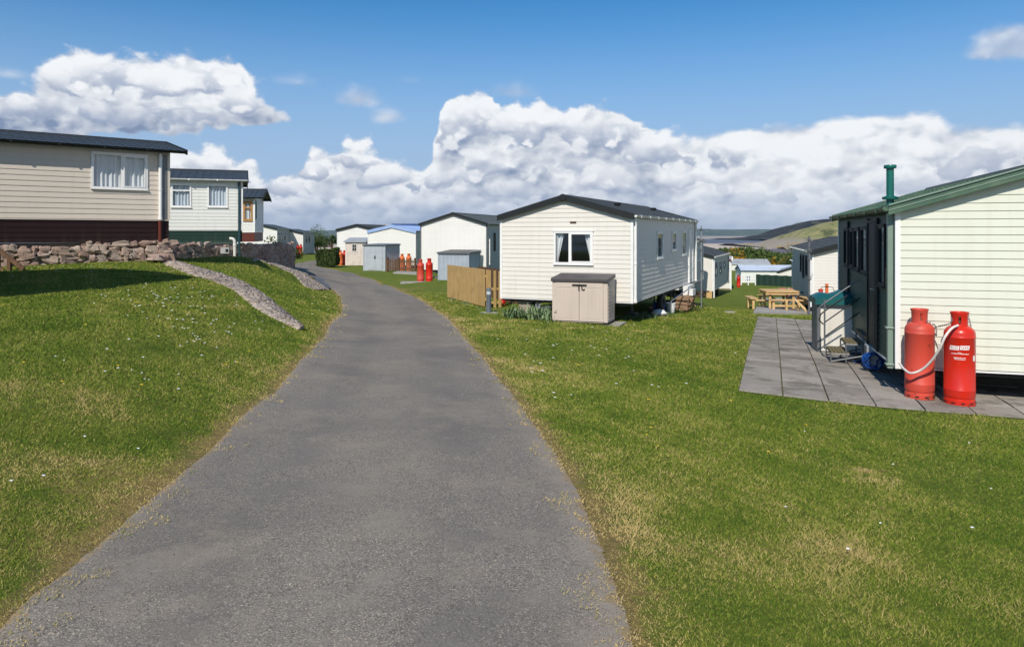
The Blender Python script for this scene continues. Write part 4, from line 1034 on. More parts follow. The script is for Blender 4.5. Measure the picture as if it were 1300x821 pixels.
rubble_wall('stone_wall', [(-22.5, 12.2, tzf(-22.5,12.2), 1.62), wpt(0, 339, 19.4, 307), wpt(110, 335.5, 20.7, 306), wpt(214, 331.5, 22.0, 304.2)], 'rough pinkish rubble stone wall under the beige caravan', 2)
rubble_wall('stone_wall', [wpt(205, 330, 27.5, 308), wpt(256, 328.5, 29.5, 307.8), wpt(305, 328.5, 31.5, 308), wpt(342, 331.5, 34.6, 308.5), (-11.8, 39.5, tzf(-11.8,39.5), 1.35)], 'darker rubble stone wall running under the green-skirted caravan to its broken end by the lane', 5)
# dressed corner blocks where the wall ends
m = MB(); rr = random.Random(4)
for px, py, D, w, hh in ((196,328,21.0,.42,.20),(205,327.5,21.3,.40,.24),(212,327,21.5,.34,.26),(209,321,21.5,.36,.16)):
    c = P(px, py, D); stone_shape(m, c, w*.5, .16, hh*.5, rr, Matrix.Rotation(R(38), 4, 'Z'))
tag(m.build('corner_stones', M['stone'], None, True, attr=True), 'squared stones heaped at the corner where the rubble edging meets the wall', 'stones')

def strip_stones(name, lp, rp, label, cat, size, mt, seed, n, hmax, core='joint'):
    L_ = resample(gp(lp), 14); R_2 = resample(gp(rp), 14); r = random.Random(seed); mb = MB(); k = len(L_)
    for i in range(n):
        f = r.random()*(k-1); j = int(f); u = f-j; t = r.random()
        a = L_[j]*(1-u)+L_[min(j+1,k-1)]*u; b = R_2[j]*(1-u)+R_2[min(j+1,k-1)]*u; p = a*(1-t)+b*t
        s = size*r.uniform(.6, 1.35); crown = hmax*(1-abs(2*t-1)**2)
        stone_shape(mb, (p[0], p[1], tzf(p[0], p[1])+crown-s*.1), s*r.uniform(.7,1.2), s*r.uniform(.6,1), s*.42, r, Matrix.Rotation(r.uniform(0,3.14), 4, 'Z') @ Matrix.Rotation(r.uniform(-.3,.3), 4, 'X'))
    t = empty(name, (float(L_[k//2][0]), float(L_[k//2][1]), tzf(*L_[k//2])), 0, label, cat); inv = Matrix.Translation(-Vector(t.location))
    mb.v = [inv @ v for v in mb.v]
    mb.build('stones', M[mt], t, True, attr=True)
    c = MB(inv); vs = []; mcols = 6
    for j in range(k):
        for q in range(mcols+1):
            tq = q/mcols; p = L_[j]*(1-tq)+R_2[j]*tq; vs.append((p[0], p[1], tzf(p[0], p[1])+(-.08 if q in (0, mcols) else hmax*(1-abs(2*tq-1)**2)-.015)))
    c.add(vs, [(j*(mcols+1)+q, j*(mcols+1)+q+1, (j+1)*(mcols+1)+q+1, (j+1)*(mcols+1)+q) for j in range(k-1) for q in range(mcols)])
    c.build('bedding', M['cobble2'], t, True, attr=True); return t
M['cobble2'] = mat('mortar_bed', (.30,.24,.19), .95, 0, .4, 8, .7)
strip_stones('rubble_edging', [(204,333.5),(235,346.5),(262,355),(290,365.5),(312,381),(328,393),(343,401.5),(378,418.5)], [(226,333),(254,341),(282,349),(310,360),(330,372),(347,386),(362,398),(382,417)], 'low rubble stone edging dropping through the lawn to a point near the lane', 'stone edging', .052, 'cobble', 9, 4600, .06)
strip_stones('cobble_apron', [(322,331.2),(345,336.8),(366,345),(379,355),(389,365),(400,367.8)], [(326,330.6),(352,335.2),(379,342.6),(391,350.5),(402,358),(416,367.5)], 'pale cobbled apron of small white stones on the bank beside the lane', 'stone apron', .060, 'cobble', 10, 3600, .02)
# tarmac patch over the service trench
m = MB(); pts = [G(*a) for a in ((396,352),(404,352.5),(412,356),(417,361),(420,367.5),(414,367),(407,361),(400,356))]
m.add([(p.x, p.y, p.z+.05) for p in pts], [tuple(range(len(pts)-1, -1, -1))])
tp = m.build('road_patch', mat('dark_patch', (.115,.12,.135), .85, 0, .3, 4, .5), None); tp['kind'] = 'structure'

# ------------------------------------------------------------------ patio
NLc, FLc = G(937.5, 497.5), G(962, 402.5); vdir = Vector((FLc.x-NLc.x, FLc.y-NLc.y)).normalized(); udir = Vector((.958, -.287))
vlen = (Vector((FLc.x,FLc.y))-Vector((NLc.x,NLc.y))).length
m = MB(); jb = MB(); rr = random.Random(12)
rows = max(8, int(vlen/.62)); rv = vlen/rows
def pt(u, v, dz=0):
    x = NLc.x+udir.x*u+vdir.x*v; y = NLc.y+udir.y*u+vdir.y*v; return (x, y, tzf(x, y)+dz)
cw = .60
def slab_at(u0, u1, v0, v1, dz):
    e = .010; g_ = rr.uniform(.010,.022); q = [pt(u0+e, v0+g_, dz), pt(u1-e, v0+g_, dz), pt(u1-e, v1-g_, dz), pt(u0+e, v1-g_, dz)]
    q2 = [(a, b, c-.06) for a, b, c in q]; m.cur = rr.random(); m.add(q+q2, [(0,1,2,3),(4,5,1,0),(5,6,2,1),(6,7,3,2),(7,4,0,3)]); m.cur = None
for i in range(12):
    for j in range(rows):
        off = .0
        slab_at(i*cw+.0, (i+1)*cw, j*rv, (j+1)*rv, .035+rr.uniform(-.006,.006))
n_ = 24
vs = [pt(-.01+(12*cw+.02)*a/n_, -.01+(vlen+.02)*b/40, .012) for b in range(41) for a in range(n_+1)]
jb.add(vs, [(b*(n_+1)+a, b*(n_+1)+a+1, (b+1)*(n_+1)+a+1, (b+1)*(n_+1)+a) for b in range(40) for a in range(n_)])
o = m.build('paving', M['slab'], None, attr=True); o['kind'] = 'structure'
o = jb.build('paving_bed', M['joint'], None); o['kind'] = 'structure'
m = MB(); ps = [G(*a) for a in ((956.5,398.5),(1034,399.5),(1030,379),(967,379.5))]
m.add([(p.x,p.y,p.z+.07) for p in ps]+[(p.x,p.y,p.z-.1) for p in ps], [(0,1,2,3),(4,5,1,0),(5,6,2,1),(6,7,3,2),(7,4,0,3)])
o = m.build('concrete_pad', M['concrete'], None); o['kind'] = 'structure'

# ------------------------------------------------------------------ stores and sheds
def root_at(name, v, yaw, label, cat, group=None): return empty(name, v, yaw, label, cat, group)
# beige resin store in front of C
v = G(771.5, 413.5)
nr_ = Vector((v.x, v.y)); yw = R(-20); dx = Vector((math.cos(yw), math.sin(yw))); SW, SD, SH = 1.50, .86, 1.22
c0 = nr_-dx*SW; t = root_at('garden_store', (c0.x, c0.y, v.z), yw, 'low beige resin garden store with dark lid and two doors before the cream gable', 'garden store')
m = MB(); m.box(.02, SW-.02, .02, SD, .06, SH-.10); m.prism([(.0,.05),(.0,SH-.06),(.10,SH-.06),(.10,.05)][::-1], -.0, SD); m.prism([(SW-.12,.05),(SW-.12,SH-.06),(SW,SH-.06),(SW,.05)][::-1], 0, SD)
for k in range(11): m.box(SW, SW+.014, .08, SD-.08, .13+k*.092, .20+k*.092)
m.box(.10, SW-.12, .0, .03, .05, .085); bd = m.build('body', M['plastic'], t, bevel=.012)
for i in range(2):
    x0 = .105+i*.645; m = MB(); m.box(x0, x0+.635, -.030, .012, .09, SH-.13); 
    for k in range(5): m.box(x0+.07+k*.105, x0+.13+k*.105, -.036, -.030, .16, SH-.30)
    m.box(x0+.04, x0+.595, -.037, -.030, SH-.24, SH-.225)
    d = m.build('door', M['plastic'], t, bevel=.008)
    if i: 
        h = MB(); h.box(.56, .95, -.055, -.032, SH-.205, SH-.165); h.box(.73,.76,-.06,-.036,SH-.33,SH-.2); h.tube([(.82,-.05,SH-.2),(.83,-.06,SH-.30),(.86,-.05,SH-.31),(.90,-.05,SH-.29)], .014, 7); h.build('latch', M['black'], d, True)
m = MB(); m.add([(-.03,-.05,SH-.105),(SW+.02,-.05,SH-.105),(SW+.02,SD+.04,SH-.03),(-.03,SD+.04,SH-.03),(-.03,-.05,SH-.01),(SW+.02,-.05,SH-.01),(SW+.02,SD+.04,SH+.075),(-.03,SD+.04,SH+.075)], [(3,2,1,0),(4,5,6,7),(0,1,5,4),(1,2,6,5),(2,3,7,6),(3,0,4,7)])
m.build('lid', M['plastic_lid'], t, bevel=.015)
m = MB(); [m.box(x, x+.13, y, y+.13, -.04, .075) for x in (-.008, SW-.122) for y in (-.008, SD-.12)]; m.box(SW-.03, SW+.006, 0, SD, .0, .07); m.build('foot', M['black'], t)
m = MB(); m.box(-.05, SW+.30, -.06, SD+.1, -.10, .006); sb = m.build('slab_base', M['concrete'], None); sb.matrix_world = Matrix.Translation((c0.x, c0.y, v.z)) @ Matrix.Rotation(yw, 4, 'Z'); tag(sb, 'thin concrete slab under the low beige resin garden store', 'slab')

# teal-lidded store by the steps
v = G(1038.5, 448.5); yw = yD+R(3); SW, SD, SH = .93, .78, 1.03
t = root_at('storage_box', (v.x, v.y, v.z+.02), yw, 'cream storage box with sagging teal lid behind the metal steps', 'storage box')
m = MB(); m.box(.03, SW-.03, .03, SD-.03, .03, SH); m.box(.27, .275, .022, .03, .05, SH-.02); m.build('panel', M['cream'], t)
m = MB(); [m.box(x, x+.06, y, y+.06, .0, SH) for x in (-.01, SW-.05) for y in (0, SD-.06)]; m.box(0, SW, .0, .02, -.01, .03); m.box(-.015, .0, .03, SD-.03, .02, SH); m.box(SW, SW+.015, .03, SD-.03, .02, SH); m.build('frame', M['steel_dull'], t)
m = MB(); nx, ny = 16, 10; vs = []
for j in range(ny+1):
    for i in range(nx+1):
        x = -.06+(SW+.12)*i/nx; y = -.07+(SD+.14)*j/ny; fx = 1-abs(2*i/nx-1)**4; fy = 1-abs(2*j/ny-1)**3
        z = SH+.10+.10*fx*fy+.035*math.sin(i*.9)*fx*fy+.05*(i/nx-.3)*fx; vs.append((x, y, z))
nv = len(vs); vs += [(x, y, SH-.03) for x, y, z in vs]
fs = [(j*(nx+1)+i, j*(nx+1)+i+1, (j+1)*(nx+1)+i+1, (j+1)*(nx+1)+i) for j in range(ny) for i in range(nx)]
for i in range(nx): fs += [(i+nv, i+1+nv, i+1, i), (ny*(nx+1)+i, ny*(nx+1)+i+1, ny*(nx+1)+i+1+nv, ny*(nx+1)+i+nv)]
for j in range(ny): a = j*(nx+1); b = a+nx+1; fs += [(a, b, b+nv, a+nv), (b+nx, a+nx, a+nx+nv, b+nx+nv)]
m.add(vs, fs); m.build('lid', M['teal_plastic'], t, True)

def metal_store(px, py, yaw, SW, SD, SH, mt, rt, label, doors=True, slope=.08, D=None):
    v = G(px, py) if D is None else Gd(px, D)
    t = root_at('metal_shed', v, yaw, label, 'shed')
    m = MB()
    def corr(ax, L, off, sgn):
        n = int(L/.055); vs = []
        for i in range(n+1):
            a = L*i/n; d = .014*(1 if (i//2) % 2 else -0)
            for z in (.02, SH):
                vs.append((a, off+sgn*d, z) if ax == 'x' else (off+sgn*d, a, z))
        m.add(vs, [(2*i, 2*i+2, 2*i+3, 2*i+1) for i in range(n)])
    corr('x', SW, 0, -1); corr('x', SW, SD, 1); corr('y', SD, 0, -1); corr('y', SD, SW, 1)
    [m.box(x-.03, x+.03, y-.03, y+.03, 0, SH) for x in (0, SW) for y in (0, SD)]
    m.build('wall', M[mt], t)
    m = MB(); o = .07; m.add([(-o,-o,SH),(SW+o,-o,SH),(SW+o,SD+o,SH+slope),(-o,SD+o,SH+slope),(-o,-o,SH+.07),(SW+o,-o,SH+.07),(SW+o,SD+o,SH+slope+.07),(-o,SD+o,SH+slope+.07)], [(3,2,1,0),(4,5,6,7),(0,1,5,4),(1,2,6,5),(2,3,7,6),(3,0,4,7)])
    for k in range(int(SW/.15)): m.beam((k*.15+.05, -o, SH+.078), (k*.15+.05, SD+o, SH+slope+.078), .03, .02)
    r_ = m.build('roof', M[rt], t)
    m = MB(); m.box(-o-.005, SW+o+.005, -o-.015, -o-.002, SH-.01, SH+.075); m.box(SW+o+.002, SW+o+.012, -o, SD+o, SH+.0, SH+.075); m.build('trim', M['steel_dull'], t)
    if doors:
        for i in range(2):
            x0 = SW*.22+i*SW*.33; m = MB(); m.box(x0, x0+SW*.325, -.035, -.016, .06, SH-.10)
            z = .2
            m.box(x0+.03, x0+SW*.325-.03, -.041, -.035, .12, SH*.45); m.box(x0+.03, x0+SW*.325-.03, -.041, -.035, SH*.52, SH-.16)
            d = m.build('door', M[mt], t)
            if i == 0: q = MB(); q.box(x0+SW*.325-.05, x0+SW*.325+.05, -.06, -.036, SH*.48, SH*.60); q.build('handle', M['black'], d)
    return t
metal_store(556.8, 355.8, R(-22), 1.80, 1.4, 1.45, 'shedmetal', 'shedroof', 'windowless blue-grey metal store with lichened flat roof behind the timber fence', False, .10)
metal_store(461.8, 343.6, R(-24), 1.80, 1.8, 1.80, 'shedmetal2', 'shedmetal', 'pale grey metal shed with double doors and small black handle', True, .04, D=52)
# small beige shed
v = Gd(438.3, 62.5)
t = root_at('garden_shed', v, R(-8), 'small beige shed with tiny four-pane window and grey pent roof', 'shed'); SW, SD, SH = 1.82, 1.3, 2.0
m = MB(); m.box(0, SW, 0, SD, 0, SH); 
for k in range(8): m.box(k*SW/8+.01, (k+1)*SW/8-.01, -.015, 0, .02, SH-.02)
m.build('wall', M['shed_cream'], t)
m = MB(); m.add([(-.12,-.15,SH-.03),(SW+.08,-.15,SH-.03),(SW+.08,SD+.1,SH+.30),(-.12,SD+.1,SH+.30),(-.12,-.15,SH+.05),(SW+.08,-.15,SH+.05),(SW+.08,SD+.1,SH+.38),(-.12,SD+.1,SH+.38)], [(3,2,1,0),(4,5,6,7),(0,1,5,4),(1,2,6,5),(2,3,7,6),(3,0,4,7)])
m.build('roof', M['roof_pale'], t)
m = MB(); x0, x1, z0, z1 = .62, 1.02, 1.22, 1.82; m.box(x0, x1, -.05, -.018, z0, z1); w = m.build('window', M['white'], t)
for i in range(2):
    for j in range(2): m = MB(); m.box(x0+.03+i*.18, x0+.19+i*.18, -.056, -.049, z0+.03+j*.28, z0+.29+j*.28); m.build('pane', M['dark'], w)

# ------------------------------------------------------------------ fences, bollard, posts
def board_fence(name, a, b, h, label, mt='wood_v', bw=.10, gap=.006, face=-1):
    a = Vector(a); b = Vector(b); t = empty(name, a, math.atan2(b.y-a.y, b.x-a.x), label, 'fence'); L = (Vector((b.x,b.y))-Vector((a.x,a.y))).length
    rr = random.Random(3); n = int(L/(bw+gap)); m = MB()
    for i in range(n):
        x = i*(bw+gap); q = i/max(1,n); zb = (b.z-a.z)*q; zt = h+(b.z-a.z)*q*.9+rr.uniform(-.008,.008)
        m.box(x, x+bw, -.02+rr.uniform(-.003,.003), 0, zb+.03, zt)
    m.build('boards', M[mt], t)
    for zz_ in (.25, h-.22): m = MB(); m.beam((0, .03, zz_), (L, .03, zz_+(b.z-a.z)*.9), .045, .075); m.build('rail', M[mt], t)
    for k in range(int(L/1.6)+2):
        x = min(k*1.6, L); zb = (b.z-a.z)*x/L; m = MB(); m.box(x-.045, x+.045, .05, .14, zb-.1, h+(b.z-a.z)*x/L*.9-.02); m.build('post', M[mt], t)
    return t
fa, fb = G(568.5, 378), G(615.5, 390.3)
board_fence('timber_fence', fa, fb, 1.20, 'new pale timber close-boarded fence panel between the metal store and the bollard')
fc = Vector((fb.x+1.15, fb.y+1.5, 0)); fc.z = tzf(fc.x, fc.y)
t = empty('timber_fence', fb+Vector((.10, -.1, 0)), R(25), 'narrow run of gapped timber pales between the bollard and the cream gable corner', 'fence')
for k, (x, w) in enumerate(((.0,.09),(.19,.08),(.36,.09))):
    m = MB(); m.box(x, x+w, -.03, 0, -.05, 1.18-.02*k); m.build('pale', M['wood_v'], t)
m = MB(); m.box(-.02,.50,0,.04,.55,.62); m.box(-.02,.50,0,.04,.12,.19); m.build('rail', M['wood_v'], t)
fd0 = Vector((fa.x+1.0, fa.y+2.3, 0)); fd0.z = tzf(fd0.x, fd0.y); fd1 = Vector((fb.x+.9, fb.y+1.9, 0)); fd1.z = tzf(fd1.x, fd1.y)
board_fence('timber_fence', fd0, fd1, 1.12, 'rear panel of the timber enclosure showing only its top behind the front boards', 'wood_old')
# dark picket fence
pa, pb = Gd(491.5, 50.5), Gd(527, 49.5)
t = empty('picket_fence', pa, math.atan2(pb.y-pa.y, pb.x-pa.x), 'low dark brown picket fence in front of the two orange-red bottles', 'fence'); L = (pb-pa).length; m = MB()
for k in range(int(L/.13)): m.box(k*.13, k*.13+.07, -.02, 0, .08, .86)
m.build('pales', M['wood_old'], t); m = MB(); m.box(0, L, 0, .04, .22, .30); m.box(0, L, 0, .04, .68, .76); m.build('rail', M['wood_old'], t)
for x in (0, .95, L): m = MB(); m.box(x-.06, x+.06, -.05, .07, -.1, .98); m.build('post', M['wood_old'], t)
m = MB(); vs = [Gd(505, 49.5), Gd(529, 49), Gd(529, 45.8), Gd(499, 47.2)]; m.add([(p.x,p.y,p.z+.10) for p in vs]+[(p.x,p.y,p.z-.1) for p in vs], [(3,2,1,0),(4,5,6,7),(0,1,5,4),(1,2,6,5),(2,3,7,6),(3,0,4,7)])
tag(m.build('slab_base', M['concrete'], None), 'pale concrete slab beside the dark picket fence', 'slab')
m = MB(); c = Gd(535, 37.0); m.box(c.x-1.0, c.x+.5, c.y-.45, c.y+.3, c.z-.08, c.z+.03); tag(m.build('slab_base', M['concrete'], None), 'small grey slab at the feet of the leaning red bottle pair', 'slab')
# bollard
v = G(620.5, 397); t = root_at('bollard_light', v, 0, 'short grey bollard light with pale lens at the corner of the timber fence', 'bollard')
m = MB(); m.lathe([(0,0),(.07,0),(.075,.01),(.07,.03),(.07,.52),(0,.52)], 24); m.build('post', M['bollard'], t, True)
m = MB(); m.lathe([(.058,.52),(.058,.63)], 24); m.build('lens', M['lens'], t, True)
m = MB(); m.lathe([(0,.71),(.05,.70),(.074,.67),(.076,.63),(.0,.63)], 24); m.build('cap', M['bollard'], t, True)
m = MB(); m.lathe([(0,.02),(.26,.012),(.30,-.03)], 18); m.build('footing', M['concrete'], t, True)
# aerial poles
def aerial(base, top, r, label, col='steel', dense=1, arms=.45, yaw=.4):
    t = root_at('aerial_pole', base, yaw, label, 'aerial'); h = top-base.z
    m = MB(); m.tube([(0,0,-.1),(0,0,h)], r, 10); m.build('pole', M[col], t, True)
    m = MB(); m.tube([(-.5*arms,0,h-.12),(.9*arms,0,h-.12)], .012, 6)
    for k in range(9): x = -.5*arms+1.4*arms*k/8; L_ = (.16-.008*k)*arms/.45; m.tube([(x,-L_,h-.12),(x,L_,h-.12)], .006, 5)
    for zz_ in (-.06, .06): m.tube([(-.5*arms,-.12,h-.12+zz_),(-.5*arms,.12,h-.12+zz_)], .008, 5)
    m.tube([(0,-.35*arms,h-.55),(0,.35*arms,h-.55)], .011, 6)
    for k in range(5): y = -.35*arms+.7*arms*k/4; m.tube([(-.13,y,h-.55),(.13,y,h-.55)], .006, 5); m.tube([(0,y,h-.63),(0,y,h-.47)], .006, 5)
    m.build('aerial', M['steel_dull'], t, True)
    m = MB(); [m.box(-r-.02, r+.02, -r-.02, r+.02, z, z+.05) for z in (h*.45, h*.7, h-.6, h-.16)]; m.build('clamp', M['steel_dull'], t)
v = G(890.3, 391); aerial(v, P(890.3, 287, v.y).z, .030, 'thin galvanised aerial pole past the far corner of the cream caravan')
v = Gd(1027.3, 28.2); aerial(v, P(1027.3, 300, v.y).z, .038, 'dark aerial pole at the corner of the black-roofed caravan by the picnic table', 'steel_dull', 1, .35)

# ------------------------------------------------------------------ steps with handrail, cabinet, hose
def PZ_(px, py, D): return P(px, py, D)
t = root_at('entrance_steps', Gd(1062, 13.7), yD, 'galvanised entrance steps with mossy treads and diagonal handrail by the dark green side', 'steps')
inv = (Matrix.Translation(t.location) @ Matrix.Rotation(yD, 4, 'Z')).inverted()
gz = t.location.z
def stp(x0, x1, z, y0=-.02, y1=.72):   # tread part
    m = MB(); n = 5
    for k in range(n): a = x0+(x1-x0)*k/n; m.box(a+.004, a+(x1-x0)/n-.004, y0, y1, z-.03, z)
    m.box(x0, x1, y0, y1, z-.045, z-.03); m.build('tread', M['tread'], t)
stp(-.10, .22, .24); stp(.16, .48, .42); stp(.42, .80, .60)
m = MB(); 
for y in (-.03, .73):
    m.tube([(-.10,y,0),(-.10,y,.22)], .014, 8); m.tube([(-.10,y,.20),(.22,y,.20)], .016, 8); m.tube([(.16,y,0),(.16,y,.40)], .014, 8); m.tube([(.16,y,.385),(.48,y,.385)], .016, 8)
    m.tube([(.44,y,0),(.44,y,.58)], .014, 8); m.tube([(.44,y,.565),(.80,y,.565)], .016, 8); m.tube([(.80,y,0),(.80,y,.58)], .014, 8); m.tube([(-.10,y,.06),(.52,y,.20)], .013, 8)
m.build('frame', M['steel_dull'], t, True)
m = MB(); yb = .71
# near post and sloping rails running up along the steps
m.tube([(-.13,yb,.18),(-.13,yb,1.15)], .016, 8); m.tube([(-.13,yb,1.08),(-.22,yb,1.00),(-.25,yb,.90)], .012, 8); m.tube([(-.13,yb,1.08),(.45,yb+.02,1.52),(.80,yb+.05,1.72)], .013, 8)
m.build('handrail', M['steel_dull'], t, True)
m = MB()
for z0 in (.42, .70): m.tube([(-.13,yb,z0),(.85,yb,z0+.78)], .012, 8); c = Vector((.42, yb, z0+.44)); m.tube([c+Vector((.035*math.cos(a),0,.035*math.sin(a))) for a in [k*math.pi/5 for k in range(11)]], .007, 6)
m.tube([(.28,yb,1.24),(-.08,yb,.96),(-.20,yb,.86),(-.23,yb,.74),(-.15,yb,.66)], .013, 8)
m.build('balustrade', M['dark'], t, True)
# meter cabinet on the ground by the side wall
c = Gd(1101, 12.9); t = root_at('meter_cabinet', (c.x, c.y, tzf(c.x, c.y)), yD, 'small grey utility cabinet beside the lowest step', 'cabinet')
m = MB(); m.box(0, .22, 0, .30, .10, .47); m.build('casing', M['cabinet'], t, bevel=.01); m = MB(); m.box(-.012, 0, .02, .28, .12, .45); m.build('door', M['steel_dull'], t); m = MB(); m.box(.03, .06, .05, .25, -.05, .10); m.box(.16, .19, .05, .25, -.05, .10); m.build('leg', M['steel_dull'], t)
def curve_pts(pts, n=10):
    pts = [Vector(p) for p in pts]; out = []
    for i in range(len(pts)-1):
        p0, p1, p2, p3 = pts[max(i-1,0)], pts[i], pts[i+1], pts[min(i+2,len(pts)-1)]
        for k in range(n):
            t = k/n; out.append(.5*((2*p1)+(-p0+p2)*t+(2*p0-5*p1+4*p2-p3)*t*t+(-p0+3*p1-3*p2+p3)*t**3))
    return out+[pts[-1]]
m = MB(); hp = []
for px, py in ((1079,456),(1086,459),(1094,457),(1083,462),(1092,463),(1100,460),(1098,465),(1108,458)): g = G(px, py); hp.append((g.x, g.y, g.z+.05+.02*(len(hp)%3)))
m.tube(curve_pts(hp), .020, 8)
c = Gd(1112, 12.6); 
for k in range(9): m.tube([(c.x+.02+.15*math.cos(a)*(1-.03*k)+.05*(k%3), c.y+.16+.06*math.sin(a*2+k)+.02*k, c.z+.22+.13*math.sin(a)) for a in [q*math.pi/9 for q in range(19)]], .012, 6)
tag(m.build('hose_coil', M['blue'], None, True), 'tangled blue hose coil and its end on the slabs by the grey cabinet', 'hose')
c = G(1106, 469.5); m = MB(); rr = random.Random(2); n = 9; vs = [(c.x-.10+.26*i/n+rr.uniform(-.01,.01), c.y-.07+.14*j/5+rr.uniform(-.01,.01), c.z+.04+.045*rr.random()*(0 if i in (0,n) or j in (0,5) else 1)) for j in range(6) for i in range(n+1)]
m.add(vs, [(j*(n+1)+i, j*(n+1)+i+1, (j+1)*(n+1)+i+1, (j+1)*(n+1)+i) for j in range(5) for i in range(n)]); tag(m.build('rag', M['cloth'], None, True), 'crumpled white rag on the paving by the blue hose', 'rag')

# ------------------------------------------------------------------ picnic table
v = Gd(988.5, 31.4); t = root_at('picnic_table', (v.x, v.y, v.z+.07), R(-6), 'square pale timber picnic table with benches on all four sides, on the concrete pad', 'picnic table')
m = MB(); n = 8; a = .68
for k in range(n): m.box(-a, a, -a+2*a*k/n+.006, -a+2*a*(k+1)/n-.006, .73, .775)
m.build('tabletop', M['wood_h'], t)
m = MB(); m.box(-a, a, -a+.05, -a+.09, .63, .73); m.box(-a, a, a-.09, a-.05, .63, .73); m.box(-a+.05,-a+.09,-a,a,.63,.73); m.box(a-.09,a-.05,-a,a,.63,.73); m.build('apron', M['wood_h'], t)
for ang in range(4):
    T = Matrix.Rotation(ang*math.pi/2, 4, 'Z'); m = MB(T)
    for k in range(2): m.box(-.62, .62, -1.30+.16*k, -1.30+.16*k+.145, .43, .47)
    m.build('bench', M['wood_h'], t)
    m = MB(T); [m.box(x-.045, x+.045, -1.21, -1.12, 0, .43) for x in (-.5, .5)]; m.box(-.5, .5, -1.185, -1.14, .17, .25); m.box(-.03,.03,-1.24,-.5,.30,.36); m.box(-.045,.045,-1.30,-1.24,0,.43); m.build('leg', M['wood_h'], t)
for x in (-.48,.48):
    for y in (-.48,.48): m = MB(); m.box(x-.045, x+.045, y-.045, y+.045, 0, .73); m.build('post', M['wood_h'], t)

# garden clutter by the caravan beyond the table
def chair(v, yaw, mt, label, fold=False):
    t = root_at('garden_chair', v, yaw, label, 'chair')
    m = MB(); m.box(-.24,.24,-.22,.22,.42,.45); m.build('seat', M[mt], t); m = MB(); m.add([(-.24,.2,.45),(.24,.2,.45),(.24,.34,.92),(-.24,.34,.92)], [(0,1,2,3)]); m.box(-.24,.24,.31,.34,.62,.68); m.build('backrest', M[mt], t)
    m = MB(); [m.tube([(x,y,0),(x,y*.9,.43)], .014, 6) for x in (-.24,.24) for y in (-.22,.22)]; [m.tube([(x,-.22,.62),(x,.28,.62)], .014, 6) for x in (-.26,.26)]; [m.tube([(x,.2,.43),(x,.35,.95)], .014, 6) for x in (-.25,.25)]; m.build('frame', M['steel'], t, True)
pk = mat('pink_fabric', (.42,.12,.12), .8, 0, .1, 4)
M['pink'] = pk
chair(Gd(997.5, 46), .3, 'pink', 'left dusty pink garden chair in front of the green netting')
chair(Gd(1006, 45.6), -.4, 'pink', 'right dusty pink garden chair in front of the green netting')
c = Gd(1017, 40); t = root_at('plant_pot', c, 0, 'orange plastic tub standing at the corner pipe beyond the picnic table', 'tub')
m = MB(); m.lathe([(0,0),(.20,0),(.27,.42),(.29,.44),(.26,.44),(.19,.04),(0,.04)], 20); m.build('tub_body', M['orange'], t, True); m = MB(); m.lathe([(.24,.36),(.20,.52),(.10,.60),(0,.62)], 14); m.build('tub_cover', M['red'], t, True)
c = Gd(1013, 33.5); t = root_at('folded_lounger', c, R(15), 'folded steel-framed sun lounger leaning by the black-roofed caravan', 'lounger')
m = MB(); 
for y in (0, .5):
    m.tube([(-.6,y,.05),(.1,y,.62),(.75,y,.66)], .016, 7); m.tube([(-.3,y,.62),(.5,y,.05)], .016, 7)
m.tube([(-.6,0,.05),(-.6,.5,.05)], .016, 7); m.tube([(.75,0,.66),(.75,.5,.66)], .016, 7); m.build('frame', M['steel'], t, True)
m = MB(); m.add([(.1,.02,.63),(.75,.02,.67),(.75,.48,.67),(.1,.48,.63)], [(0,1,2,3)]); m.add([(-.5,.02,.15),(.1,.02,.63),(.1,.48,.63),(-.5,.48,.15)], [(0,1,2,3)]); m.build('sling', M['dark'], t)
c = Gd(1024, 29.4); m = MB(); 
for k in range(3): m.beam((c.x-.1+.10*k, c.y-.3+.2*k, c.z+.08), (c.x-.35+.08*k, c.y+.25+.2*k, c.z+.52), .06, .02)
tag(m.build('plank_stack', M['wood_h'], None), 'pale offcut planks leaning between the picnic table and the dark pole', 'planks')
# red regulator and orange hose on the gable of the black-roofed caravan
c = Gd(1050.5, 28.9); m = MB(); m.box(c.x-.05, c.x+.05, c.y+.02, c.y+.10, P(0,370,28.9).z-.1, P(0,360,28.9).z); t = tag(m.build('gas_regulator', M['orange'], None, bevel=.01), 'orange gas regulator on the wall between the two short red bottles', 'regulator')
m = MB(); zt = P(0,364.5,28.9).z; m.tube(curve_pts([(c.x-.25,c.y-.05,zt-.28),(c.x-.24,c.y,zt-.02),(c.x-.02,c.y+.0,zt+.02),(c.x+.20,c.y,zt-.02),(c.x+.26,c.y-.05,zt-.22)]), .012, 6); tag(m.build('gas_hose', M['dark'], None, True), 'thin dark hose arching over the two short red bottles', 'hose')
# green netting screen
a = Gd(959.5, 74); b = Gd(1012, 71); t = empty('screen_fence', a, math.atan2(b.y-a.y, b.x-a.x), 'dark green netting screen across the foot of the grass', 'fence'); L = (b-a).length
m = MB(); n = 40; vs = [(L*i/n, .03*math.sin(i*1.1), .02+(b.z-a.z)*i/n*0+ (1.08)*j+.02*math.sin(i*.7)*j) for j in range(2) for i in range(n+1)]; m.add(vs, [(i, i+1, n+1+i+1, n+1+i) for i in range(n)]); m.build('netting', M['screen'], t)
for k in range(5): m = MB(); m.box(L*k/4-.03, L*k/4+.03, .03, .09, -.3, 1.12); m.build('post', M['dark'], t)
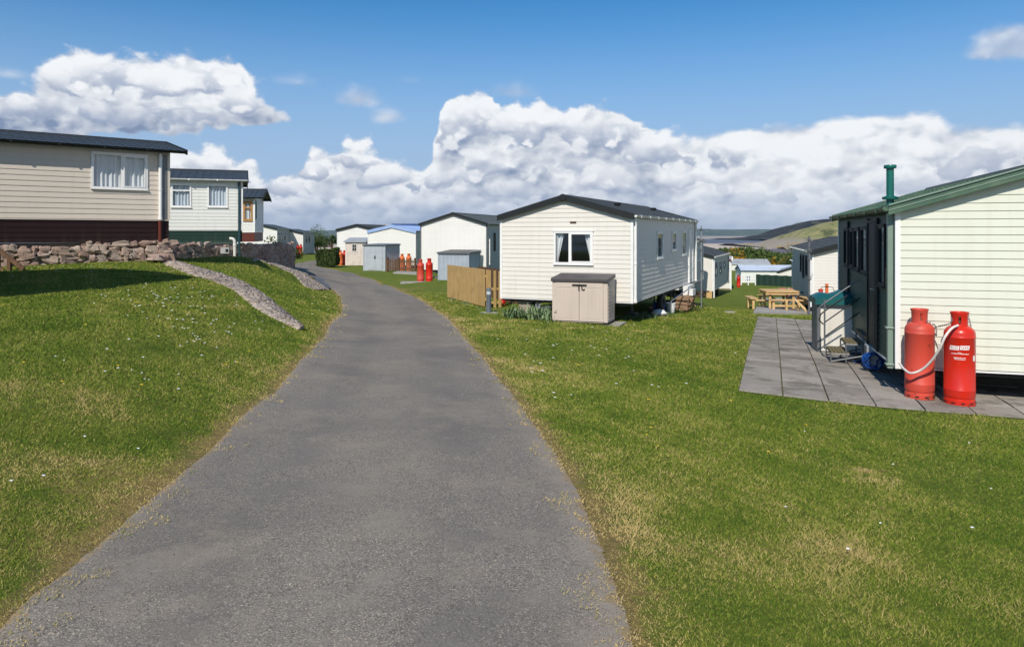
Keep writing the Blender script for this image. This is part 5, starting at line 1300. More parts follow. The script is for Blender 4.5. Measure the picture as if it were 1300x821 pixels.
# railing left of screen
a = Gd(941, 74); b = Gd(959, 74); t = empty('white_rail_fence', a, 0, 'short white rail fence left of the green netting', 'fence'); L = (b-a).length
m = MB(); [m.box(0, L, 0, .04, z, z+.12) for z in (.25,.60,.95)]; m.build('rail', M['white'], t); m = MB(); [m.box(x-.05,x+.05,-.02,.06,-.2,1.1) for x in (0,L*.5,L)]; m.build('post', M['white'], t)

# ------------------------------------------------------------------ under and beside C
c = Gd(866, 25.9); rr = random.Random(8); g2_ = Vector((math.cos(R(66.5)), math.sin(R(66.5))))
nlog = 0; first = []
for k in range(46):
    lay = k//12; pos = (k % 12)*.155+lay*.07; r_ = rr.uniform(.055,.085); z = .07+lay*.13
    p = Vector((c.x, c.y))+g2_*(pos-.6); gz = tzf(p.x, p.y)
    m = MB(); T = Matrix.Translation((p.x+rr.uniform(-.05,.05)-.25, p.y, gz+z)) @ Matrix.Rotation(R(90)+rr.uniform(-.12,.12), 4, 'Y') @ Matrix.Rotation(rr.uniform(0,3), 4, 'Z')
    m.lathe([(0,0),(r_,0),(r_*1.03,.25),(r_*.97,.5),(0,.5)], 9, Matrix.Identity(4)); o = m.build('log', M['log'], None, True); o.matrix_world = T
    tag(o, 'cut log in the stack on the grass beside the cream caravan', 'log', 'logs in the stack beside the cream caravan')
c = Gd(851.5, 25.0); t = root_at('bucket', (c.x, c.y, c.z+.03), 0, 'white bucket standing under the long side of the cream caravan', 'bucket')
m = MB(); m.lathe([(0,0),(.13,0),(.165,.30),(.175,.30),(.175,.33),(.16,.33),(.125,.02),(0,.02)], 20); m.build('pail', M['white'], t, True); m = MB(); m.tube([(-.17,0,.3),(-.12,-.10,.16),(0,-.15,.10),(.12,-.10,.16),(.17,0,.3)], .005, 6); m.build('handle', M['steel'], t, True)
c = Gd(836.5, 23.6); m = MB(Matrix.Translation(c)); m.lathe([(0,.0),(.20,.02),(.26,.10),(.16,.20),(0,.23)], 12); tag(m.build('sack', M['cloth'], None, True), 'white lumpy sack in the grass edge left of the bucket', 'sack')
c = Gd(837, 24.6); m = MB(Matrix.Translation(c)); m.box(-.22,.18,-.1,.25,.0,.34); m.box(-.17,.13,-.05,.2,.34,.40); tag(m.build('crate', M['blue'], None, bevel=.02), 'blue plastic crate in the shade under the cream caravan', 'crate')
for k, (px, D, dz) in enumerate(((872, 27.8, .3), (878, 29.0, .42), (860, 27, .28))):
    c = Gd(px, D); m = MB(Matrix.Translation(c)); m.beam((-.8,-.5,dz),(.9,.9,dz+.1),.12,.05); tag(m.build('plank', M['wood_old'], None), ['old dark plank lying above the log stack', 'old dark plank nearest the aerial pole', 'old dark plank over the left of the log stack'][k], 'plank')
c = G(926, 396.6); m = MB(Matrix.Translation(c)); m.lathe([(0,.035),(.19,.03),(.21,.0),(.21,-.05)], 14); tag(m.build('stepping_stone', M['concrete'], None, True), 'flat pale round stone set in the grass left of the concrete pad', 'stone')

# ------------------------------------------------------------------ left terrace fittings
v = P(298.0, 326.5, 30.2); t = root_at('drain_pipe', (v.x, v.y, tzf(v.x, v.y)), R(15), 'cream crook-topped soil pipe against the dark rubble wall', 'pipe'); h = P(298,303,30.2).z-t.location.z
m = MB(); m.tube(curve_pts([(0,0,-.1),(0,0,h-.22),(0,0,h-.15),(-.03,0,h-.05),(-.11,0,h),(-.2,0,h)], 5), .058, 14); m.build('pipe', M['ivory'], t, True)
m = MB(); m.lathe([(.066,h-.30),(.072,h-.29),(.072,h-.23),(.066,h-.22)], 14); m.build('collar', M['ivory'], t, True)
v = P(285.5, 322, 30.0); t = root_at('meter_box', (v.x, v.y, v.z), R(18), 'white meter box on a stub post left of the crook-topped pipe', 'meter box')
m = MB(); m.box(-.16,.16,0,.12,0,.25); m.build('casing', M['cabinet'], t, bevel=.01); m = MB(); m.box(.02,.13,-.008,0,.06,.19); m.build('door', M['dark'], t); m = MB(); m.box(-.06,.06,.02,.1,-.45,0); m.build('post', M['dark'], t)
a_ = P(-6, 314, 18.2); b_ = P(30, 341.5, 18.2); t = root_at('stair_handrail', (b_.x, b_.y, tzf(b_.x, b_.y)), 0, 'dark timber handrail sloping down at the left edge of the stone wall', 'handrail')
i_ = -Vector(t.location); m = MB(Matrix.Translation(i_)); m.beam(a_, b_, .07, .09); m.beam(a_+Vector((0,0,-.42)), b_+Vector((-.3,0,-.22)), .05, .08); m.build('rail', M['wood_old'], t)
for k in (.1, .5, .93): m = MB(Matrix.Translation(i_)); q = a_.lerp(b_, k); m.box(q.x-.04, q.x+.04, q.y-.04, q.y+.04, tzf(q.x,q.y)-.1, q.z); m.build('post', M['wood_old'], t)

# ------------------------------------------------------------------ plants
def leaf_obj(name, pts, tn, size, mt, parent=None, seed=1):
    V, Fc, T = leaves(pts, size, seed, tn); o = npmesh(name, V, Fc, M[mt], {'tone': T}, None, False, 4)
    if parent is not None: o.parent = parent; KIDS.setdefault(parent.name, []).append(o)
    return o
rb = np.random.default_rng(21)
def bush(name, v, rx, ry, rz, n, size, mt, label, cat, group=None, seed=1, trunk=True, lob=7):
    t = root_at(name, v, 0, label, cat, group); r = np.random.default_rng(seed)
    pts, tn = bush_pts((0,0,rz*.42), rx, ry, rz, n, r, lob); pts[:,2] = np.clip(pts[:,2], .02, None)
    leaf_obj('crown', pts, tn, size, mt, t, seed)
    if trunk:
        m = MB(); rr = random.Random(seed)
        for k in range(5): a = rr.uniform(0, 6.28); m.tube([(0,0,-.1),(rx*.2*math.cos(a), ry*.2*math.sin(a), rz*.35),(rx*.45*math.cos(a), ry*.45*math.sin(a), rz*.7)], [.04*rz, .028*rz, .01*rz], 6)
        m.build('trunk', M['browntrim'], t, True)
    return t
# clipped hedge: leaves through a boxy volume
v = Gd(417, 58.5); t = root_at('hedge', v, R(-5), 'clipped dark green hedge left of the small beige shed', 'hedge'); n = 9000
pts = rb.random((n,3))*2-1; k = rb.integers(0, 3, n); s_ = np.sign(rb.normal(size=n)); sel = rb.random(n) < .8
for i in range(3): q = (k == i) & sel; pts[q,i] = s_[q]*(1-.14*rb.random(q.sum()))
bum = 1+.10*np.sin(pts[:,0]*5+1)*np.sin(pts[:,2]*4)+.06*np.sin(pts[:,0]*11); pts = pts*np.array([.80,.55,.68])*bum[:,None]; pts[:,2] += .74; pts[:,2] += .10*pts[:,0]
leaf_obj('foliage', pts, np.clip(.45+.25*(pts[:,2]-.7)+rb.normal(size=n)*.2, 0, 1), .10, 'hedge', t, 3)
m = MB(); [m.tube([(x,0,-.1),(x+.05,0,.6)], [.05,.03], 6) for x in (-.5,0,.45)]; m.build('trunk', M['browntrim'], t, True)
# spiky cordyline tree behind
v = Gd(421, 76); t = root_at('cordyline_tree', v, 0, 'dark spiky cordyline tree rising behind the clipped hedge', 'tree'); hz = P(0,304,76).z-v.z
m = MB(); m.tube([(0,0,-.2),(.05,0,hz*.6),(0,0,hz)], [.13,.10,.08], 8); m.tube([(.03,0,hz*.55),(-.4,0,hz*.85)], [.08,.06], 7); m.build('trunk', M['browntrim'], t, True)
V, Fs, Tn = [], [], []
for cx_, cz_ in ((.1, hz+.1), (-.45, hz-.15), (.35, hz-.3)):
    for k in range(130):
        d = rb.normal(size=3); d[2] = abs(d[2])*.8-.25; d /= np.linalg.norm(d); L_ = rb.uniform(.4,.75); s_ = np.cross(d, [0,0,1.0]); s_ /= np.linalg.norm(s_)+1e-6
        c0_ = np.array([cx_, 0, cz_]); b_i = len(V); V += [c0_-s_*.025, c0_+s_*.025, c0_+d*L_*.6+s_*.03, c0_+d*L_+np.array([0,0,-.18*L_]), c0_+d*L_*.6-s_*.03]
        Fs += [(b_i, b_i+1, b_i+2, b_i+4), (b_i+4, b_i+2, b_i+3, b_i+3)]; Tn += [rb.random()]*5
me_ = MB(); me_.v = [Vector(q) for q in V]; me_.c = Tn; me_.f = [tuple(dict.fromkeys(f)) for f in Fs]; me_.build('crown', M['tree'], t, attr=True)
# bushes beyond the wall end and round the far caravans
for i, (px, D, rx, ry, rz, mt, lb) in enumerate(((347.5, 50, 1.1,.9,1.3,'hedge','rounded dark bush at the broken end of the rubble wall'),(357, 58, .9,.8,.75,'shrub','low bush in front of the grey side of the caravan beyond the wall'),(366, 63, 1.1,.8,.7,'shrub','low dark bush nearest the two far red bottles'),
        (402.5, 92, 1.6,1.2,2.4,'hedge','tall dark shrub left of the hedge far up the lane'),(410, 96, 1.8,1.2,1.9,'shrub','brownish shrub behind the hedge far up the lane'),(396, 100, 1.4,1,2.2,'hedge','dark shrub beside the farthest caravan'))):
    bush('garden_bush', Gd(px, D), rx, ry, rz, 1500, .13, mt, lb, 'bush', None, 30+i)
# strappy clump under the tow hitch
v = G(667, 405); t = root_at('leafy_clump', v, 0, 'clump of long pale-edged strap leaves beneath the cream gable', 'plant')
def strap(V, Fs, Tn, c, L_, w, az, arch, r):
    n = 6; d = np.array([math.cos(az), math.sin(az), 0]); s_ = np.array([-d[1], d[0], 0]); b_i = len(V); tn = r.random()
    for k in range(n+1):
        u = k/n; p = np.array(c)+d*L_*arch*u**1.6+np.array([0,0,L_*(u*.95-arch*.75*u*u)]); ww = w*(1-u**3)*.5
        V += [p-s_*ww, p+s_*ww]; Tn += [tn, tn]
    Fs += [(b_i+2*k, b_i+2*k+1, b_i+2*k+3, b_i+2*k+2) for k in range(n)]
def strap_obj(name, cs, L_, w, seed, parent, n, mt='iris', spread=.15):
    V, Fs, Tn = [], [], []; r = np.random.default_rng(seed)
    for c in cs:
        for k in range(n): strap(V, Fs, Tn, (c[0]+r.normal()*spread, c[1]+r.normal()*spread, c[2]), L_*r.uniform(.5,1.1), w, r.uniform(0,6.28), r.uniform(.3,.95), r)
    m = MB(); m.v = [Vector(q) for q in V]; m.c = Tn; m.f = Fs; return m.build(name, M[mt], parent, attr=True)
strap_obj('leaves', [(-.35,.1,0),(0,0,0),(.35,.05,0),(.6,.1,0)], .55, .035, 5, t, 70)
for i, (px, py, L_, n) in enumerate(((695,407,.22,60),(787,405,.20,70),(812,403,.25,90),(850,397,.30,120),(868,395,.38,110),(835,400,.22,80),(585,381,.16,60),(600,386,.16,60))):
    v = G(px, py); t = root_at('grass_tuft', v, 0, ['rough grass tuft left of the beige resin store','grass tuft at the right foot of the beige resin store','long grass tuft under the near right corner of the cream caravan','weedy tuft in front of the white bucket','tall weedy tuft at the left end of the log stack','grass tuft in front of the white sack','grass tuft at the far end of the timber fence','grass tuft midway along the timber fence'][i], 'grass tuft')
    strap_obj('blades', [(-.24,0,0),(0,.03,0),(.24,0,0)], L_, .013, 40+i, t, n, 'shrub' if i in (3,4) else 'iris', .20)
# scrub belt with gorse above the beach: one mass, plus the nearer bushes one can tell apart
def belt(name, mt, spots, label, cat, seed, size):
    r = np.random.default_rng(seed); P_, T_ = [], []
    for px, D, rx, rz, n in spots:
        g = Gd(px, D); pts, tn = bush_pts((g.x, g.y, g.z+rz*.4), rx, rx*.8, rz, n, r, 9); P_.append(pts); T_.append(tn)
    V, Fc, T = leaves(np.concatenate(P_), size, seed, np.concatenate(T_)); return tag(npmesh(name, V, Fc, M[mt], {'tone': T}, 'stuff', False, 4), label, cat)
rr = random.Random(17)
top_need = lambda px, py, D: P(px, py, D).z-Gd(px, D).z
sp = []
for px in np.arange(868, 1035, 5.0):
    for D, base in ((185, 320), (160, 326), (145, 331)):
        tp_ = np.interp(px, [868,893,905,920,935,950,965,990,1010,1035], [316,314,317,317,313.5,316,317,322,322,324])+ (base-320)*1.0
        h_ = max(.9, .70*top_need(px, tp_, D)+rr.uniform(-.3,.3)); sp.append((px+rr.uniform(-3,3), D, 3.2, h_, 520))
belt('scrub', 'shrub', sp, 'dense green scrub belt between the caravans and the beach', 'scrub', 3, .55)
sp = []
for px, py, D in [(896,313.5,140),(902,316,138),(908,317,136),(914,318,134),(920,320,132),(927,322,130),(934,320,131),(940,322,130),(946,325,128),(975,327,128),(984,329,128),(990,333,126),(978,336,124),(1003,324,140),(890,312.5,141),(937,326,127)]:
    sp.append((px, D, 1.7, max(.8, .70*top_need(px, py+1, D)), 300))
belt('gorse', 'gorse', sp, 'orange-yellow flowering gorse along the scrub above the beach', 'gorse', 4, .42)
for i, (px, py, D, lb) in enumerate(((960,322,126,'rounded dark green tree in the middle of the scrub belt'),(950,318,133,'bright green bush left of the dark tree in the scrub'),(998,321,124,'bare-twigged grey-green tree in the scrub left of the black roof'),(1009,326,122,'dark bush in the scrub against the black-roofed caravan'))):
    g = Gd(px, D); h_ = .75*top_need(px, py, D); bush('scrub_tree', g, 2.2, 2.0, h_, 1500, .40 if i != 2 else .2, 'shrub' if i != 2 else 'tree', lb, 'tree', None, 60+i)

# ------------------------------------------------------------------ the lawn's own blades
def lawn_blades():
    r = np.random.default_rng(99); out = []
    # sample in view-shaped area, density falling with distance
    N = 1200000
    D = 2.6*np.exp(r.random(N)*math.log(30/2.6)); u = (r.random(N)*2-1)*.86
    keep = r.random(N) < np.clip((D/9.0), .10, 1)**.6   # even out
    D, u = D[keep], u[keep]; X = D*u; Y = D
    sdv = road_sd(X, Y); e = r.random(len(X))
    creep = .05*np.sin(X*5.1+3*np.sin(Y*2.3))+.04*np.sin(Y*9.7+2*np.sin(X*7.1))+.03*np.sin(X*23+Y*19)
    k = (sdv > creep*2.2-.10) & (e < np.clip(.22+(sdv-creep)/.30, .22, 1))
    X, Y, sdv = X[k], Y[k], sdv[k]
    a = (X-NLc.x); b = (Y-NLc.y); det = udir.x*vdir.y-udir.y*vdir.x
    uu = (a*vdir.y-b*vdir.x)/det; vv = (-a*udir.y+b*udir.x)/det
    k = ~((uu > 0) & (uu < 12*cw) & (vv > 0) & (vv < vlen)) | ((np.minimum(np.abs(uu), np.abs(vv)) < .05) & (vv < vlen) & (uu < 7.2))
    X, Y, sdv = X[k], Y[k], sdv[k]
    Z = tz(X, Y)+np.where(sdv < 0, .018+.08*np.minimum(-sdv, .4), 0); sdv = np.maximum(sdv, 0)
    n = len(X); sc = np.clip(Y/5.0, .8, 4.0)
    f = .5+.5*np.sin(X*1.3+np.sin(Y*.9)*2)*np.sin(Y*1.1+np.sin(X*.7)*2)
    nzv = .6*f+.4*(.5+.5*np.sin(X*4.1+2*np.sin(Y*3.3))*np.sin(Y*3.7+2*np.sin(X*2.9)))
    ph = r.random(40)*6.28; kx = r.normal(size=40)*np.repeat([1.2,3.2,7.5,15],10); ky = r.normal(size=40)*np.repeat([1.2,3.2,7.5,15],10)
    fb = sum(np.sin(X*kx[i]+Y*ky[i]+ph[i])*(.30 if i < 20 else .22) for i in range(40))/1.6      # patchy turf
    hgt = (.009+.013*r.random(n))*(.7+.6*nzv)*np.sqrt(sc)*np.clip(.55+sdv/.5, .55, 1)
    wdt = (.0022+.0016*r.random(n))*sc*1.15
    az = r.random(n)*6.283; lean = .5+1.1*r.random(n); la = r.random(n)*6.283
    dx, dy = np.cos(az)*wdt, np.sin(az)*wdt; tx, ty = np.cos(la)*lean*hgt, np.sin(la)*lean*hgt
    tall = (fb > 1.15) & (r.random(n) < .35); hgt[tall] *= 1.9; tx, ty = np.cos(la)*lean*hgt, np.sin(la)*lean*hgt
    V = np.empty((n,3,3)); V[:,0] = np.c_[X-dx, Y-dy, Z-.004]; V[:,1] = np.c_[X+dx, Y+dy, Z-.004]; V[:,2] = np.c_[X+tx, Y+ty, Z+hgt]
    dryv = np.zeros(n)
    for (px, py, rx, ry, am) in [(90,505,1.0,.5,.22),(60,590,.7,.5,.26),(160,610,.5,.4,.22),(0,650,.7,.5,.2),(1100,597,.22,.10,.9),(1160,612,.6,.12,.5),(1000,640,1.2,.4,.15),(860,560,1.2,.4,.14),(1060,700,.9,.25,.22),(900,700,1.2,.3,.18),(300,388,.3,1.0,.45),(820,402,1.6,.22,.5),(760,418,1.4,.2,.4),(650,408,1.4,.3,.4),(870,480,2.5,.6,.15)]:
        g = G(px, py); dryv += am*np.exp(-(((X-g.x)/rx)**2+((Y-g.y)/ry)**2))
    tone = .29+.11*fb+r.normal(size=n)*.17+.45*np.exp(-sdv/.12)+.14*np.exp(-sdv/.7)*(1+fb)+dryv*np.clip(.5+.55*fb, 0, 1.4)
    straw = r.random(n) < .16; tone[straw] += .3
    V = V.reshape(-1,3); Fc = np.arange(3*n).reshape(n,3)
    o = npmesh('grass', V, Fc, M['blade'], {'tone': np.repeat(np.clip(tone,0,1),3)}, 'stuff', False, 3)
    tag(o, 'short mown grass blades of the lawns on both sides of the lane', 'grass'); print('blades', n)
lawn_blades()
def grit():
    r = np.random.default_rng(44); N = 60000; D = 2.8*np.exp(r.random(N)*math.log(16/2.8)); X = D*(r.random(N)*1.5-.78); Y = D
    q = road_sd(X, Y); k = ((q < .02) & (q > -.30*np.abs(r.normal(size=N))) & (r.random(N) < .55)) | ((q < 0) & (r.random(N) < .012)); X, Y, q = X[k], Y[k], q[k]
    n = len(X); Z = tz(X, Y)+.016+.0004*Y+.035*np.clip(-q, 0, .5)*1.2; s_ = (.0025+.005*r.random(n)**2)*np.clip(Y/6, .8, 1.6)
    base = np.array([[1,0,0],[-.5,.87,0],[-.5,-.87,0],[0,0,.9],[0,0,-.6]]); V = base[None]*s_[:,None,None]*(.7+.6*r.random((n,5,1)))+np.stack([X,Y,Z],1)[:,None]
    f = np.array([[0,1,3],[1,2,3],[2,0,3],[1,0,4],[2,1,4],[0,2,4]]); Fc = (f[None]+5*np.arange(n)[:,None,None]).reshape(-1,3)
    tag(npmesh('grit', V.reshape(-1,3), Fc, M['cobble'], {'tone': np.repeat(r.random(n)*.6, 5)}, 'stuff'), 'loose grit and small stones along the edges of the lane', 'grit'); print('grit', n)
grit()
def flowers(name, mt, spots, size, label, cat, seed):
    r = np.random.default_rng(seed); V, Fs = [], []
    for px, py, sx, sy, n in spots:
        for _ in range(n):
            a, b = px+r.normal()*sx, py+r.normal()*sy
            if b < 335 or b > 815: continue
            g = G(a, b); 
            if road_sd(np.array([g.x]), np.array([g.y]))[0] < .25: continue
            a_ = (g.x-NLc.x); b_ = (g.y-NLc.y); dt = udir.x*vdir.y-udir.y*vdir.x; u_p = (a_*vdir.y-b_*vdir.x)/dt; v_p = (-a_*udir.y+b_*udir.x)/dt
            if -.1 < u_p < 7.5 and -.1 < v_p < vlen+.1: continue
            s_ = size*(.7+.6*r.random())*max(.8, min(1.3, g.y/9)); i0 = len(V); V.append((g.x, g.y, g.z+.058))
            for k in range(7): t_ = k/7*6.283; V.append((g.x+s_*math.cos(t_), g.y+s_*math.sin(t_), g.z+.050+.004*(k%2)))
            Fs += [(i0, i0+1+k, i0+1+(k+1)%7) for k in range(7)]
    m = MB(); m.v = [Vector(q) for q in V]; m.f = Fs; m.c = [.5]*len(V); o = m.build(name, M[mt], None); tag(o, label, cat, None, 'stuff')
flowers('daisies', 'petal', [(230,380,45,14,55),(100,345,90,3,25),(290,420,50,18,30),(180,440,90,40,24),(120,560,90,60,9),(700,470,60,25,16),(760,430,60,15,24),(1100,600,140,60,8),(600,385,25,5,40),(900,470,60,25,6),(410,385,12,10,8)], .014, 'scattered white daisies in the lawns', 'daisies', 1)
flowers('dandelions', 'yellow', [(100,360,80,6,8),(200,460,120,40,10),(960,520,180,60,12),(850,440,60,20,6),(230,380,60,20,6)], .017, 'scattered yellow dandelions in the lawns', 'dandelions', 2)

# ------------------------------------------------------------------ haze
hz_ = MB(); hz_.box(-9000, 9000, -60, 9400, SEA-4, CZ+110); hb = hz_.build('haze', bpy.data.materials.new('haze_air'))
hb['kind'] = 'stuff'; hm = hb.data.materials[0]; hm.use_nodes = True; ht = hm.node_tree; ht.nodes.clear()
vo = ht.nodes.new('ShaderNodeVolumePrincipled'); vo.inputs['Color'].default_value = (.62,.76,.95,1); vo.inputs['Density'].default_value = .00006; vo.inputs['Anisotropy'].default_value = .1
oo = ht.nodes.new('ShaderNodeOutputMaterial'); ht.links.new(vo.outputs[0], oo.inputs['Volume'])

# ------------------------------------------------------------------ sun, sky, clouds
EL = R(42.8); sd_ = Vector((-.313*math.cos(EL), -.95*math.cos(EL), math.sin(EL))).normalized()
L = bpy.data.lights.new('sun', 'SUN'); L.energy = 4.7; L.angle = R(.53); L.color = (1, .93, .83)
lo = bpy.data.objects.new('sun', L); COL.objects.link(lo); lo.rotation_euler = (-sd_).to_track_quat('-Z', 'Y').to_euler(); lo.location = (0, 0, 60)
wld = bpy.data.worlds.new('World'); S.world = wld; wld.use_nodes = True; t = NT(wld.node_tree)
sky = t.n('ShaderNodeTexSky', sky_type='NISHITA'); sky.sun_disc = False; sky.sun_elevation = EL; sky.sun_rotation = math.atan2(sd_.x, sd_.y)
sky.altitude = 20; sky.air_density = 1.0; sky.dust_density = .35; sky.ozone_density = 2.2
d = t.n('ShaderNodeTexCoord').outputs['Generated']
sx = t.n('ShaderNodeSeparateXYZ'); t.put(sx.inputs[0], d); X, Y, Zc = sx.outputs
u = t.m('ARCTAN2', X, Y); v = t.m('ARCSINE', Zc)
cb = t.n('ShaderNodeCombineXYZ'); t.put(cb.inputs[0], u); t.put(cb.inputs[1], t.m('MULTIPLY', v, 1.35)); uv = cb.outputs[0]
n_big = t.noise(uv, 7, 2, .5); n_f = t.noise(uv, 16, 9, .60, .15); n_p = t.noise(uv, 34, 6, .58)
wn = t.noise(uv, 22, 5, .6, out=1)
def billow(vec):
    w = t.vm('ADD', vec, t.vm('SCALE', wn, scale=.030))
    a = t.m('SUBTRACT', 1.0, t.voro(w, 26, 'SMOOTH_F1')); b = t.m('SUBTRACT', 1.0, t.voro(w, 62, 'SMOOTH_F1'))
    return t.m('ADD', t.m('MULTIPLY', a, .68), t.m('MULTIPLY', b, .32))
bil = billow(uv)
def ang(px, py): az = math.atan((px-CX)/F); return az, math.atan((H-py)/F*math.cos(az))
prof = [(-400,150),(-200,170),(0,152),(60,168),(150,185),(200,184),(240,178),(280,182),(320,200),(358,222),(375,215),(395,192),(430,180),(450,170),(475,182),(510,206),(532,203),(545,190),(554,165),(562,135),(572,114),(592,104),(618,106),(638,130),(652,124),(664,130),(690,118),(706,121),(724,136),(742,128),(760,118),(788,120),(806,136),(822,152),(850,164),(880,166),(910,163),(950,156),(990,152),(1030,152),(1060,146),(1100,142),(1150,139),(1190,142),(1215,156),(1240,152),(1270,150),(1300,150),(1500,160),(1700,190)]
fc_ = t.n('ShaderNodeFloatCurve'); cu = fc_.mapping.curves[0]
pts = [ang(*p) for p in prof]; U0, U1, V1 = -.95, .95, .35
pts = [((a-U0)/(U1-U0), b/V1) for a, b in pts]
cu.points[0].location = (0, .3); cu.points[1].location = (1, .25)
for a, b in pts: 
    if 0 < a < 1: cu.points.new(a, b)
fc_.mapping.update()
t.put(fc_.inputs['Value'], t.m('DIVIDE', t.m('SUBTRACT', u, U0), U1-U0)); T_ = t.m('MULTIPLY', fc_.outputs[0], V1)
pert = t.m('ADD', t.m('MULTIPLY', t.m('SUBTRACT', n_f, .5), .062), t.m('MULTIPLY', t.m('SUBTRACT', bil, .62), .050))
# anvil on the right is smoother
smooth_r = t.ramp(u, .20, .26); pert_b = t.m('MULTIPLY', pert, t.m('SUBTRACT', 1.0, t.m('MULTIPLY', smooth_r, .62)))
db = t.m('ADD', t.m('SUBTRACT', T_, v), pert_b)
# blue breaks low in the bank on the left
dens = t.m('MULTIPLY', db, 14.0)
def ell(px, py, rx, ry, k=1.0, flat=.55):
    a, b = ang(px, py); du = t.m('DIVIDE', t.m('SUBTRACT', u, a), rx/F*.85); dv0 = t.m('DIVIDE', t.m('SUBTRACT', v, b), ry/F*.92)
    dv = t.m('MULTIPLY', dv0, t.ramp(dv0, -.05, .05, 1/flat, 1.0)); rr_ = t.m('SQRT', t.m('ADD', t.m('MULTIPLY', du, du), t.m('MULTIPLY', dv, dv)))
    return t.m('MULTIPLY', t.m('ADD', t.m('SUBTRACT', 1.0, rr_), t.m('MULTIPLY', pert, 13.0)), k)
els = [ell(128,128,92,62,1,.75), ell(205,128,110,60,1,.75), ell(268,122,78,58,1,.8), ell(60,150,85,30,1,.8), ell(318,150,52,24,.8), ell(20,165,60,26,.8)]
big = els[0]
for e_ in els[1:]: big = t.m('MAXIMUM', big, e_)
sm_ = ell(1282,62,66,32,.8); 
for a_ in ((455,128,48,26,.42),(490,150,38,20,.38),(378,105,46,16,.20),(12,95,40,12,.25),(650,118,60,20,.3),(520,102,30,10,.12)): sm_ = t.m('MAXIMUM', sm_, ell(*a_))
d_all = t.m('MAXIMUM', dens, t.m('MULTIPLY', big, .9))
alpha = t.m('MAXIMUM', t.ramp(d_all, .0, .17), t.m('MULTIPLY', t.ramp(sm_, .0, .42), .82))
# sunlit relief: difference of the billow field towards the light
off = t.vm('ADD', uv, (-.004, .010, 0)); bil2 = billow(off)
n_m = t.noise(uv, 13, 3, .5); n_m2 = t.noise(t.vm('ADD', uv, (-.008, .022, 0)), 13, 3, .5)
rel = t.m('ADD', t.m('MULTIPLY', t.m('SUBTRACT', bil, bil2), 1.5), t.m('MULTIPLY', t.m('SUBTRACT', n_m, n_m2), 1.5))
depth_b = t.m('SUBTRACT', T_, v)                                  # how far below the bank's top
isbank = t.m('GREATER_THAN', dens, t.m('MULTIPLY', big, .9))
a_big, b_big = ang(190, 165)
low_big = t.ramp(t.m('ADD', v, t.m('MULTIPLY', t.m('SUBTRACT', n_m, .5), .06)), b_big+.050, b_big-.004, 0, 1.5)
low_bank = t.m('MULTIPLY', t.ramp(depth_b, .015, .085), t.m('SUBTRACT', 1.0, t.m('MULTIPLY', t.m('MULTIPLY', smooth_r, t.ramp(u, .62, .56)), .75)))
low = t.mix(isbank, low_big, t.m('MULTIPLY', low_bank, .80)); lowv = t.n('ShaderNodeSeparateColor'); t.put(lowv.inputs[0], low)
patch = t.ramp(t.m('ADD', t.m('MULTIPLY', n_m, .7), t.m('MULTIPLY', n_p, .3)), .40, .58); 
shade = t.m('ADD', t.m('SUBTRACT', 1.02, t.m('MULTIPLY', lowv.outputs[0], t.m('ADD', .28, t.m('MULTIPLY', patch, .50)))), rel, clamp=True)
shade = t.m('SUBTRACT', shade, t.m('MULTIPLY', t.ramp(n_f, .50, .36), .07), clamp=True)
ccol = t.mix(t.ramp(shade, .0, 1.0, smooth=False), (.22,.29,.44), (.93,.95,.97))
fluff = t.m('ADD', t.m('MULTIPLY', t.m('SUBTRACT', n_f, .5), 3.2), t.m('MULTIPLY', t.m('SUBTRACT', bil, .62), 3.2))
def puff(col, px, py, rx, ry, a=.85):
    az_, el_ = ang(px, py); du = t.m('DIVIDE', t.m('SUBTRACT', u, az_), rx/F*.9); dv = t.m('DIVIDE', t.m('SUBTRACT', v, el_), ry/F*.95)
    dl = t.m('MULTIPLY', t.m('MINIMUM', dv, 0.0), 1.5); dd_ = t.m('ADD', t.m('MAXIMUM', dv, 0.0), dl)
    rr_ = t.m('SQRT', t.m('ADD', t.m('MULTIPLY', du, du), t.m('MULTIPLY', dd_, dd_)))
    e_ = t.m('ADD', t.m('SUBTRACT', 1.0, rr_), fluff); al = t.m('MULTIPLY', t.ramp(e_, .0, .42), a)
    up = t.ramp(t.m('ADD', dv, t.m('MULTIPLY', fluff, .45)), -.42, .62)
    lit = t.mix(up, (.31,.38,.53), (.95,.962,.98))
    return t.mix(al, col, lit)
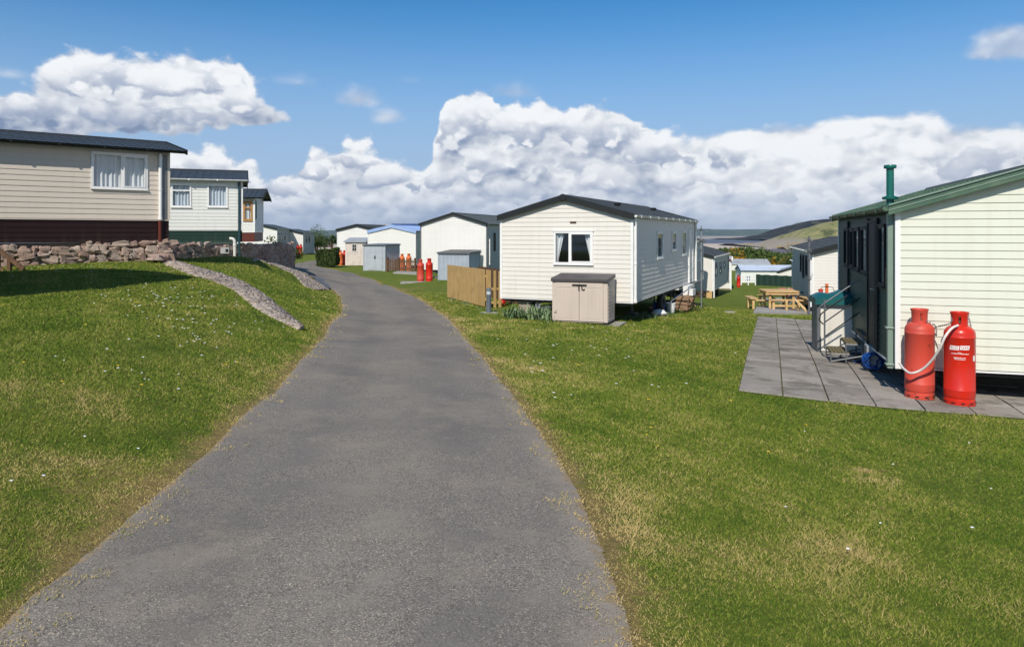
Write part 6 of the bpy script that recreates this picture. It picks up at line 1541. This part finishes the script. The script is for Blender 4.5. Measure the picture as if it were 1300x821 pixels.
for q_ in [(60,140,70,26,.8),(95,108,52,36),(150,100,46,34),(262,104,52,36),(205,116,58,34),(305,134,46,26),(230,142,80,22,.7),(140,142,80,22,.7),(600,160,62,50),(640,170,50,40),(700,168,60,40),(775,172,60,46),(835,195,60,32),(905,200,60,30),(620,212,70,34,.7),(720,212,70,30,.7),(440,208,58,36),(497,228,50,22),(575,228,60,25,.7),(395,220,38,24),
           (660,240,80,24,.6),(780,232,80,28,.6),(880,232,60,24,.6),(340,240,60,22),(285,222,50,32),(245,250,60,20),(940,250,90,20,.4),(1050,240,90,22,.35),(1180,232,90,26,.6),(1245,200,70,40,.7),(520,262,90,15,.5),(690,268,100,14,.5),(400,264,80,15,.6)]: ccol = puff(ccol, *q_)
haze_f = t.ramp(v, .075, .005, 0, .62)
ccol = t.mix(haze_f, ccol, (.40,.50,.68))
only_sm = t.m('SUBTRACT', 1.0, t.ramp(d_all, .0, .17))
ccol = t.mix(t.m('MULTIPLY', only_sm, .75), ccol, t.mix(t.ramp(bil, .45, .80), (.36,.45,.62), (.72,.77,.86)))
fill = t.m('MAXIMUM', alpha, 0.0)
skyc = t.vm('MULTIPLY', sky.outputs[0], (.27, .74, 1.04))
thin = t.ramp(v, .33, .04, 0, .92)                                # thin haze thickening to the horizon
skyc = t.mix(thin, skyc, (.40/.115, .52/.115, .72/.115))
bg1 = t.n('ShaderNodeBackground'); t.put(bg1.inputs[0], skyc); bg1.inputs[1].default_value = .115
bg2 = t.n('ShaderNodeBackground'); t.put(bg2.inputs[0], ccol); bg2.inputs[1].default_value = 1.0
front = t.ramp(Zc, -.02, .0)
mx = t.n('ShaderNodeMixShader'); t.put(mx.inputs[0], t.m('MULTIPLY', t.m('MULTIPLY', fill, front), .97)); t.t.links.new(bg1.outputs[0], mx.inputs[1]); t.t.links.new(bg2.outputs[0], mx.inputs[2])
t.out(mx, True)
wld.cycles.sampling_method = 'MANUAL'; wld.cycles.sample_map_resolution = 512

# ------------------------------------------------------------------ camera
cam = bpy.data.cameras.new('camera'); co = bpy.data.objects.new('camera', cam); COL.objects.link(co); S.camera = co
cam.sensor_width = 36; cam.lens = 36*F/1300; cam.shift_y = -(410.5-H)/1300; cam.clip_start = .05; cam.clip_end = 20000
co.location = (0, 0, CZ); co.rotation_euler = (R(90), 0, 0)
S.render.resolution_x = 1024; S.render.resolution_y = 646
S.view_settings.view_transform = 'Standard'; S.view_settings.look = 'None'; S.view_settings.exposure = 0; S.view_settings.gamma = 1
S.render.engine = 'CYCLES'
